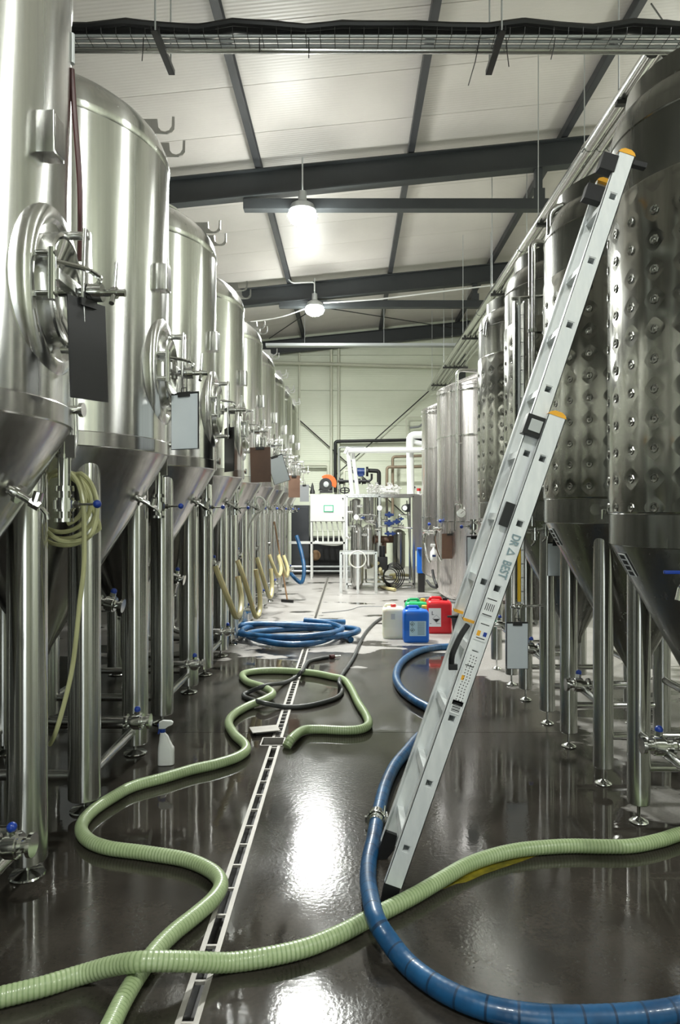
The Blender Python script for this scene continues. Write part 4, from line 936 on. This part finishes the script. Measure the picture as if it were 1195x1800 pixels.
# white control cabinet on its stand
YC = 15.9
x0, _, z1 = at(545, 869, YC); x1, _, z0 = at(607, 917, YC)
t = thing('control_cabinet', ((x0+x1)/2, YC, 0), 'white control cabinet with green-framed display on a pale steel stand', 'cabinet')
wd = x1-x0
MB().box((0, .18, (z0+z1)/2), (wd, .36, z1-z0)).build('housing', 'cabwhite', t, 0, bev=.01)
dr_ = MB().box((0, -.006, (z0+z1)/2), (wd-.02, .014, z1-z0-.02)).build('door', 'cabwhite', t, 0, bev=.003)
zz = at(0, 894, YC)[2]
MB().box((.02, -.016, zz), (.23, .01, .16)).build('display_bezel', 'greenframe', dr_, 0); MB().box((.02, -.022, zz), (.19, .006, .12)).build('display', 'screen', dr_, 0)
for s in (.85, .15): MB().lathe([(.016, 0), (.016, .012)], 12, (wd/2-.06, -.014, z0+(z1-z0)*s), ax=(0, -1, 0)).build('lock', 'ink', dr_)
q = MB(); bars(q, [((-wd/2+.03, .02, 0), (-wd/2+.03, .02, z0)), ((wd/2-.03, .02, 0), (wd/2-.03, .02, z0)), ((-wd/2+.03, .34, 0), (-wd/2+.03, .34, z0)), ((wd/2-.03, .34, 0), (wd/2-.03, .34, z0)), ((-1.0, .02, .84), (wd/2, .02, .84)), ((-1.0, .34, .84), (wd/2, .34, .84))], .022)
q.build('stand', 'cabwhite', t, 0)
for k in range(6):
    xx = -.29+.125*k; MB().tube(bend([(xx, .1, z0), (xx+.02, .08, z0-.10), (xx+.05 if k < 5 else xx-.02, .08, z0-.28), (xx+.05, .1, .86)], .08), .018, 8).build('cable_sleeve', 'white_hose', t)
MB().tube(spline([(-.3, .08, .86), (-.1, .05, .82), (.2, .06, .80), (.38, .08, .85)], .05), .03, 8).build('cable_bundle', 'white_hose', t)
# black cabinets behind
def box_thing(name, px0, px1, py0, z0_, y, d, m, label, cat, bev=.01):
    a = at(px0, py0, y); b = at(px1, py0, y); zt = a[2]; t_ = thing(name, ((a[0]+b[0])/2, y, 0), label, cat)
    MB().box((0, d/2, (z0_+zt)/2), (b[0]-a[0], d, zt-z0_)).build('body', m, t_, 0, bev=bev)
    MB().box((0, -.008, (z0_+zt)/2), ((b[0]-a[0])*.92, .012, (zt-z0_)*.94)).build('front_panel', m, t_, 0, bev=.004)
    MB().box((0, d/2, z0_/2), ((b[0]-a[0])*.9, d*.9, z0_)).build('plinth', 'darkmetal', t_, 0)
    return t_
M['anthracite'] = mat('anthracite', (.035, .037, .042), .4)
box_thing('machine_cabinet', 512, 543, 888, .06, 16.9, .9, 'anthracite', 'tall anthracite machine cabinet behind the far left tanks', 'cabinet')
t = box_thing('cooling_unit', 546, 612, 945, .08, 17.0, 1.1, 'black', 'low black cooling unit behind the white cabinet stand', 'cooling unit')
MB().lathe([(.13, 0), (.13, .02), (.10, .03), (.03, .01), (.001, .012)], 24, (-.35, -.015, .48), ax=(0, -1, 0)).build('fan', 'wood', t)
# low pipe rack along the floor in front of the black units
t = thing('floor_pipes', (-.6, 16.6, .12), 'pale steel pipes running low along the floor at the far end', 'pipe')
for z in (0, .11): MB().cyl((-1.2, 0, z), (.7, 0, z), .028).build('pipe', 'ltgrey', t)
for x in (-1.1, -.3, .6): MB().box((x, 0, .0), (.05, .05, .24)).build('support', 'ltgrey', t, 0)
# orange cut-off saw on top of the cabinet
c = Vector(at(577, 868, YC+.15)); t = thing('cut_off_saw', c, 'orange cut-off saw standing on top of the white cabinet', 'saw')
P = [(.17*cos(a)-.03, .17*sin(a)+.17) for a in [2.3-i*.28 for i in range(11)]]+[(.04*cos(a)-.03, .04*sin(a)+.17) for a in (-.5, .8, 2.3)]
MB().prism([(x*1.25, z*1.25) for x, z in P], (.02, -.02, .03), (1, 0, 0), (0, 0, 1), (0, 1, 0), .07).build('blade_guard', 'orange', t, 0, bev=.008)
MB().lathe([(.001, -.01), (.15, -.01), (.15, .0), (.001, .0)], 28, (-.06, -.05, .22), ax=(0, 1, 0), cap=False).build('disc', 'darkmetal', t)
MB().lathe([(.07, 0), (.06, .03), (.001, .035)], 20, (-.05, -.055, .22), ax=(0, -1, 0), cap=False).build('flange', 'ltgrey', t)
MB().box((-.05, .04, .05), (.30, .18, .06)).box((.06, .06, .10), (.08, .10, .12)).box((-.16, .04, .16), (.10, .12, .16)).build('motor_base', 'darkmetal', t, 0, bev=.01)
c = at(549, 868, YC+.15); t = thing('grease_gun', c, 'small dark pointed tool standing on the left end of the white cabinet', 'tool')
MB().lathe([(.06, 0), (.06, .05), (.035, .12), (.03, .18), (.008, .26)], 16).build('body', 'darkmetal', t); MB().cyl((0, 0, .12), (-.1, 0, .18), .012).build('lever', 'darkmetal', t)
# skid frame
YS = 13.9
def S(px, py, y=YS): return Vector(at(px, py, y))
t = thing('process_skid', (S(665, 1040).x, YS, 0), 'stainless process skid with filter vessels, valves and a flat top at the far end', 'machine'); o0 = Vector((S(665, 1040).x, YS, 0))
xl, xr = S(609, 0).x-o0.x, S(727, 0).x-o0.x; zt = S(0, 872).z
q = MB(); bars(q, [((x, y, 0), (x, y, zt)) for x in (xl, xr) for y in (0, .9)]+[((xl, y, z), (xr, y, z)) for y in (0, .9) for z in (.10, zt)]+[((x, 0, z), (x, .9, z)) for x in (xl, xr) for z in (.10, zt)]+[((.02, 0, .5), (.02, 0, zt))], .022); q.build('frame', 'steel_leg', t, 0)
MB().box(((xl+xr)/2, .45, zt+.03), (xr-xl+.08, .98, .03)).build('top_plate', 'steel_leg', t, 0, bev=.004)
def vessel(px0, px1, py0, py1, y, name='vessel', m='steel'):
    a = S(px0, py1, y)-o0; b = S(px1, py0, y)-o0; r = (b.x-a.x)/2; x = (a.x+b.x)/2; hh = b.z-a.z
    return MB().lathe([(.001, 0), (r*.6, .02), (r*.93, .06), (r, .10), (r, hh*.86), (r*1.12, hh*.862), (r*1.12, hh*.89), (r, hh*.892), (r*.9, hh*.94), (r*.5, hh*.98), (r*.2, hh), (.001, hh)], 32, (x, y-YS, a.z), cap=False).build(name, m, t)
vessel(616, 639, 920, 1035, 13.95); vessel(637, 658, 922, 1000, 14.3); vessel(638, 662, 868, 920, 14.5); vessel(690, 712, 930, 1003, 14.1, m='old'); vessel(655, 672, 905, 980, 14.7); vessel(618, 634, 876, 915, 14.6)
for px in (620, 627, 634): # thin pipes up from the tall vessel
    a = S(px, 1035, 13.85)-o0; MB().tube(bend([(a.x, -.08, .12), (a.x, -.08, S(0, 915).z), (a.x+.1, .0, S(0, 905).z)], .05), .014, 8).build('pipe', 'steel_pol', t)
random.seed(11)
for k, (pp, r_) in enumerate([([(612, 890), (612, 925), (640, 930)], .018), ([(650, 880), (650, 918), (668, 925), (690, 925)], .02), ([(667, 875), (667, 990)], .022), ([(680, 875), (680, 940), (705, 940)], .018), ([(690, 928), (726, 928)], .02), ([(660, 955), (660, 1010), (690, 1015)], .025), ([(700, 925), (700, 905), (720, 905)], .015), ([(612, 1030), (640, 1035), (725, 1032)], .026), ([(630, 905), (660, 905), (664, 935)], .02), ([(715, 880), (720, 960), (724, 1020)], .014), ([(643, 1000), (643, 1025), (700, 1028)], .02), ([(616, 880), (616, 918)], .014)]):
    P = [S(x, y, 13.95+.05*(k % 4))-o0 for x, y in pp]; MB().tube(bend(P, .06) if len(P) > 2 else P, r_, 8).build('pipe', 'steel_pol' if k % 3 else 'steel_leg', t)
q = MB(); rr = random.Random(3)
for k in range(13):
    px = 648+4.3*k; p = S(px, 862, 13.9+rr.random()*.5)-o0; hh = .15+.10*rr.random()
    q.cyl((p.x, p.y, zt+.04), (p.x, p.y, zt+.04+hh), .02, n=10); ferrule(q, (p.x, p.y, zt+.08), (0, 0, 1), .036); ferrule(q, (p.x, p.y, zt+.04+hh), (0, 0, 1), .036)
    q.cyl((p.x-.05, p.y, zt+.07+hh*.4), (p.x+.06, p.y-.05, zt+.09+hh*.5), .013, n=8); q.ball((p.x+.03, p.y-.05, zt+.06+hh*.7), .024, 8)
q.cyl((S(645, 0).x-o0.x, .2, zt+.1), (S(703, 0).x-o0.x, .2, zt+.1), .025).build('valve_manifold', 'chrome', t)
q = MB()
for px, py in ((615, 900), (632, 912), (640, 940), (652, 915), (664, 930), (676, 915), (705, 925), (700, 1010), (612, 945), (632, 890), (620, 925)):
    p = S(px, py, 13.85)-o0; q.cyl(p-Vector((.05, 0, 0)), p+Vector((.05, 0, 0)), .028, n=10); ferrule(q, p, (1, 0, 0), .045); q.cyl(p, p+Vector((.01, -.04, .08)), .008, n=6); ferrule(q, p+Vector((.045, 0, 0)), (1, 0, 0), .04)
q.build('clamp_valves', 'steel_pol', t)
for px, py, s in ((684, 905, 1), (684, 920, 1.1), (697, 917, .9), (682, 938, .8), (690, 938, .7), (638, 910, .5), (705, 912, .6)):
    s *= .75; p = S(px, py, 13.8)-o0; q = MB(); q.box(p, (.12*s, .08*s, .09*s)); q.cyl(p-Vector((0, 0, .08*s)), p+Vector((0, 0, .09*s)), .03*s, n=12); q.cyl(p-Vector((.12*s, 0, 0)), p+Vector((.12*s, 0, 0)), .035*s, n=12)
    q.build('blue_valve', 'deep_blue', t, 40)
q = MB()
for px, py in ((667, 893), (626, 909)):
    p = S(px, py, 13.7)-o0; g_ = MB().lathe([(.06, .0), (.06, .03), (.052, .032)], 20, p, ax=(0, -1, 0)).build('gauge', 'steel_pol', t); MB().lathe([(.052, .033), (.001, .034)], 20, p, ax=(0, -1, 0), cap=False).build('gauge_dial', 'glassdial', g_)
p = S(712, 893, 13.8)-o0; g_ = MB().lathe([(.07, -.05), (.07, .03), (.055, .035)], 20, p, ax=(-.3, -1, 0)).box(p+Vector((.05, .02, 0)), (.10, .10, .16)).build('gauge', 'blackp', t); MB().lathe([(.05, .036), (.001, .037)], 20, p, ax=(-.3, -1, 0), cap=False).build('gauge_dial', 'glassdial', g_)
a = S(660, 948, 14.3)-o0; b = S(690, 948, 14.3)-o0; MB().cyl(a, b, .075, n=20).cyl(a-Vector((.012, 0, 0)), a+Vector((.012, 0, 0)), .10, n=20).cyl((a+b)/2-Vector((0, 0, .3)), (a+b)/2, .05).build('brown_motor', 'brown', t)
a = S(672, 990, 13.7)-o0; MB().box((a.x, a.y, a.z), (.20, .16, .26)).cyl((a.x, a.y, a.z+.1), (a.x, a.y, a.z+.35), .06).build('pump', 'blackp', t, 30, bev=.006)
a = S(684, 1008, 14.0)-o0
for k in range(5):
    MB().tube([(a.x+(.13+.02*k)*cos(x)+.02*k, -.25+.02*k, a.z-.02+(.11+.022*k)*sin(x)*1.3) for x in [2*pi*i/22 for i in range(22)]], .012, 6, closed=True).build('cable_coil', 'black', t)
# stainless stand in front of the skid
p0 = S(599, 1035, 13.2); t = thing('steel_stand', (p0.x, 13.2, 0), 'open stainless steel frame stand in front of the skid', 'stand'); wx = S(661, 0, 13.2).x-p0.x; hh = S(0, 972, 13.2).z
q = MB(); bars(q, [((x, y, 0), (x, y, hh)) for x in (0, wx) for y in (0, .45)]+[((wx*.48, -.02, 0), (wx*.48, -.02, hh))]+[((0, y, hh), (wx, y, hh)) for y in (0, .45)]+[((x, 0, hh), (x, .45, hh)) for x in (0, wx)], .025); q.build('frame', 'steel_leg', t, 0)
MB().tube([(wx*.47+.16*cos(a), -.05, hh-.12+.16*sin(a)) for a in [2*pi*i/28 for i in range(28)]], .014, 8, closed=True).build('hose_ring', 'white_hose', t)
# cream hoses lying at the skid
def heap(label, pts, r, m, nm): tag(MB().tube(spline(pts, .04), r, 10).build(nm, m), label, 'hose')
def F(px, py, z): return fx(px, py, z)
heap('cream hose lying in curves on the floor before the skid', [F(660, 1015, .3) if 0 else at(668, 1000, 13.3), F(676, 1022, .05), F(690, 1032, .05), F(698, 1018, .12), F(686, 1012, .2), F(700, 1010, .25), F(722, 1012, .15)], .035, 'cream_hose', 'cream_hose')
heap('second cream hose trailing in front of the skid with a steel end', [at(664, 990, 13.6), F(664, 1018, .05), F(674, 1032, .04), F(696, 1037, .04)], .035, 'cream_hose', 'cream_hose')
heap('black hose lying under the large smooth tank', [F(712, 1057, .03), F(728, 1060, .03), F(745, 1056, .03), F(770, 1057, .03), F(800, 1052, .03), F(830, 1056, .03)], .025, 'black', 'black_hose')
heap('second black hose lying behind the red canister', [F(735, 1051, .03), F(760, 1050, .03), F(790, 1056, .03), F(820, 1060, .03)], .02, 'grey', 'black_hose')
heap('black hose hanging from the left edge of the large smooth tank', [at(760, 1002, 10.1), at(763, 1018, 10.0), at(768, 1032, 9.9), at(758, 1030, 10.2), at(750, 1020, 10.5)], .02, 'black', 'black_hose')
# right hand stainless cabinet and blue box
xa = S(727, 0, 14.6).x; t = thing('switch_cabinet', (xa, 14.6, 0), 'plain stainless switch cabinet at the right end of the skid', 'cabinet')
zb, ztp = S(0, 968, 14.6).z, S(0, 868, 14.6).z; wq = S(748, 0, 14.6).x-xa
MB().box((wq/2, .2, (zb+ztp)/2), (wq, .4, ztp-zb)).build('housing', 'steel_leg', t, 0, bev=.008); MB().box((wq/2, -.005, (zb+ztp)/2), (wq-.04, .012, ztp-zb-.05)).build('door', 'steel_leg', t, 0, bev=.003)
q = MB(); bars(q, [((x, y, 0), (x, y, zb)) for x in (.02, wq-.02) for y in (.02, .38)], .02).build('legs_frame', 'steel_leg', t, 0)
c = S(736, 868, 14.7); q = thing('warning_beacon', (c.x, 14.7, ztp), 'small red and white beacon on the switch cabinet', 'beacon'); MB().cyl((0, 0, 0), (0, 0, .06), .05).build('base', 'white', q); MB().cyl((0, 0, .06), (0, 0, .12), .045).build('cap', 'redcap', q)
c = S(728, 868, 14.7); q = thing('camera_post', (c.x, 14.7, ztp), 'small white device on a thin post on the switch cabinet', 'device'); MB().box((0, 0, .14), (.08, .06, .07)).cyl((0, 0, 0), (0, 0, .12), .012).build('body', 'white', q, 30); MB().cyl((.0, -.03, .14), (0, -.05, .14), .022).build('eye', 'ink', q)
a = S(734, 963, 13.3); b = S(748, 1008, 13.3); t = thing('blue_tub', ((a.x+b.x)/2, 13.3, b.z), 'blue plastic tub hanging beside the farthest smooth tank', 'tub'); MB().box((0, .1, (a.z-b.z)/2), (b.x-a.x, .2, a.z-b.z)).build('body', 'bluecan', t, 0, bev=.015)
MB().box((0, -.005, (a.z-b.z)*.95), (b.x-a.x+.02, .22, .02)).build('rim', 'blue', t, 0)
MB().box((0, .1, -b.z/2), (.12, .16, b.z)).build('stand', 'darkmetal', t, 0)
# white insulated pipes
YI = 14.2
o = pipe('thick white insulated pipe dropping from the far smooth tank to the skid', [(752, 764), (720, 765), (722, 872)], .075, 'whitepipe', YI, 'insulated_pipe', rb=.12)
o = pipe('white insulated pipe running level over the skid', [(748, 791), (612, 792)], .055, 'whitepipe', YI-.2, 'insulated_pipe')
o = pipe('left one of the two leaning white pipes over the skid', [(611, 787), (619, 868)], .045, 'whitepipe', YI-.1, 'insulated_pipe')
o = pipe('right one of the two leaning white pipes over the skid', [(620, 797), (629, 868)], .04, 'whitepipe', YI, 'insulated_pipe')
o = pipe('short thick white pipe stub sloping at the far smooth tank', [(724, 776), (752, 782)], .05, 'whitepipe', YI+.1, 'insulated_pipe')
o = pipe('short white pipe leaning left of the skid pipes', [(606, 797), (612, 786)], .03, 'whitepipe', YI-.15, 'insulated_pipe')
# black pipe with blue control valve on the end wall
o = pipe('thick black pipe bending down right of the blue wall valve', [(644, 827), (666, 828), (666, 930)], .055, 'black', 18.2)
o = pipe('pale narrow pipe bent down left of the blue wall valve', [(612, 827), (605, 827), (605, 865)], .03, 'palepipe', 18.2)
c = Vector(at(634, 829, 18.1)); t = thing('control_valve', c, 'blue control valve on the black pipe high on the end wall', 'valve')
MB().cyl((-.10, 0, 0), (.10, 0, 0), .10).box((0, 0, -.05), (.14, .16, .16)).cyl((-.18, 0, 0), (-.12, 0, 0), .11).build('body', 'deep_blue', t); MB().cyl((.14, 0, .0), (.20, 0, .0), .13).cyl((-.24, 0, 0), (-.19, 0, 0), .05).build('flange', 'black', t)
c = Vector(at(620, 846, 18.1)); t = thing('valve_station', c, 'row of black valve bodies below the blue wall valve', 'valve')
q = MB()
for dx in (-.3, -.05, .16, .3): q.cyl((dx-.05, 0, 0), (dx+.05, 0, 0), .075).cyl((dx-.06, 0, 0), (dx-.045, 0, 0), .10)
q.cyl((-.4, 0, 0), (.42, 0, 0), .035).build('bodies', 'black', t); MB().tube(bend([(.42, 0, 0), (.5, 0, .05), (.5, 0, .2)], .05), .03, 8).build('riser', 'black', t)
c = Vector(at(606, 862, 18.0)); t = thing('hand_wheel_valve', c, 'small black hand wheel valve left of the wall valves', 'valve')
MB().tube([(.12*cos(a), 0, .12*sin(a)*.6) for a in [2*pi*i/20 for i in range(20)]], .018, 6, closed=True).cyl((-.12, 0, 0), (.12, 0, 0), .012).cyl((0, 0, .07), (0, 0, -c.z), .02).build('hand_wheel', 'black', t)
# fittings hung at the left edge of the smooth tanks
def dang(px, py, y, label):
    c = Vector(at(px, py, y)); t = thing('sample_fitting', c, label, 'valve'); q = MB()
    q.cyl((-.05, 0, 0), (.12, 0, 0), .03); ferrule(q, (-.05, 0, 0), (1, 0, 0), .05); ferrule(q, (.03, 0, 0), (1, 0, 0), .05); q.tube(bend([(0, 0, 0), (-.04, -.02, -.12), (.0, -.02, -.34), (.06, -.02, -.46)], .08), .022, 8)
    q.build('body', 'steel_pol', t); MB().cyl((.02, 0, 0), (.04, -.05, .12), .008).ball((.04, -.05, .12), .025, mi=1).build('lever', ['steel_pol', 'blue'], t)
dang(749, 935, 10.35, 'steel elbow valve at the left edge of the large smooth tank'); dang(768, 930, 10.1, 'second steel elbow valve with blue knob on the large smooth tank')
c = at(762, 985, 10.0); t = thing('spray_bottle', c, 'small white spray bottle hanging at the large smooth tank', 'bottle')
MB().lathe([(.001, 0), (.045, .0), (.05, .01), (.05, .12), (.02, .17), (.018, .2), (.001, .2)], 18, cap=False).build('body', 'white', t); MB().box((-.01, 0, .22), (.07, .03, .04)).build('spray_head', 'white', t, 0, bev=.005); MB().box((0, -.052, .07), (.05, .004, .03)).build('label', 'deep_blue', t, 0)
c = Vector(at(832, 926, 7.0)); t = thing('ball_valve', c, 'steel valve with blue ball lever left of the ladder', 'valve'); valve(t, (0, 0, 0), (0, 0, 1), (-1, 0, 0), .022, .10, 'valve_body')
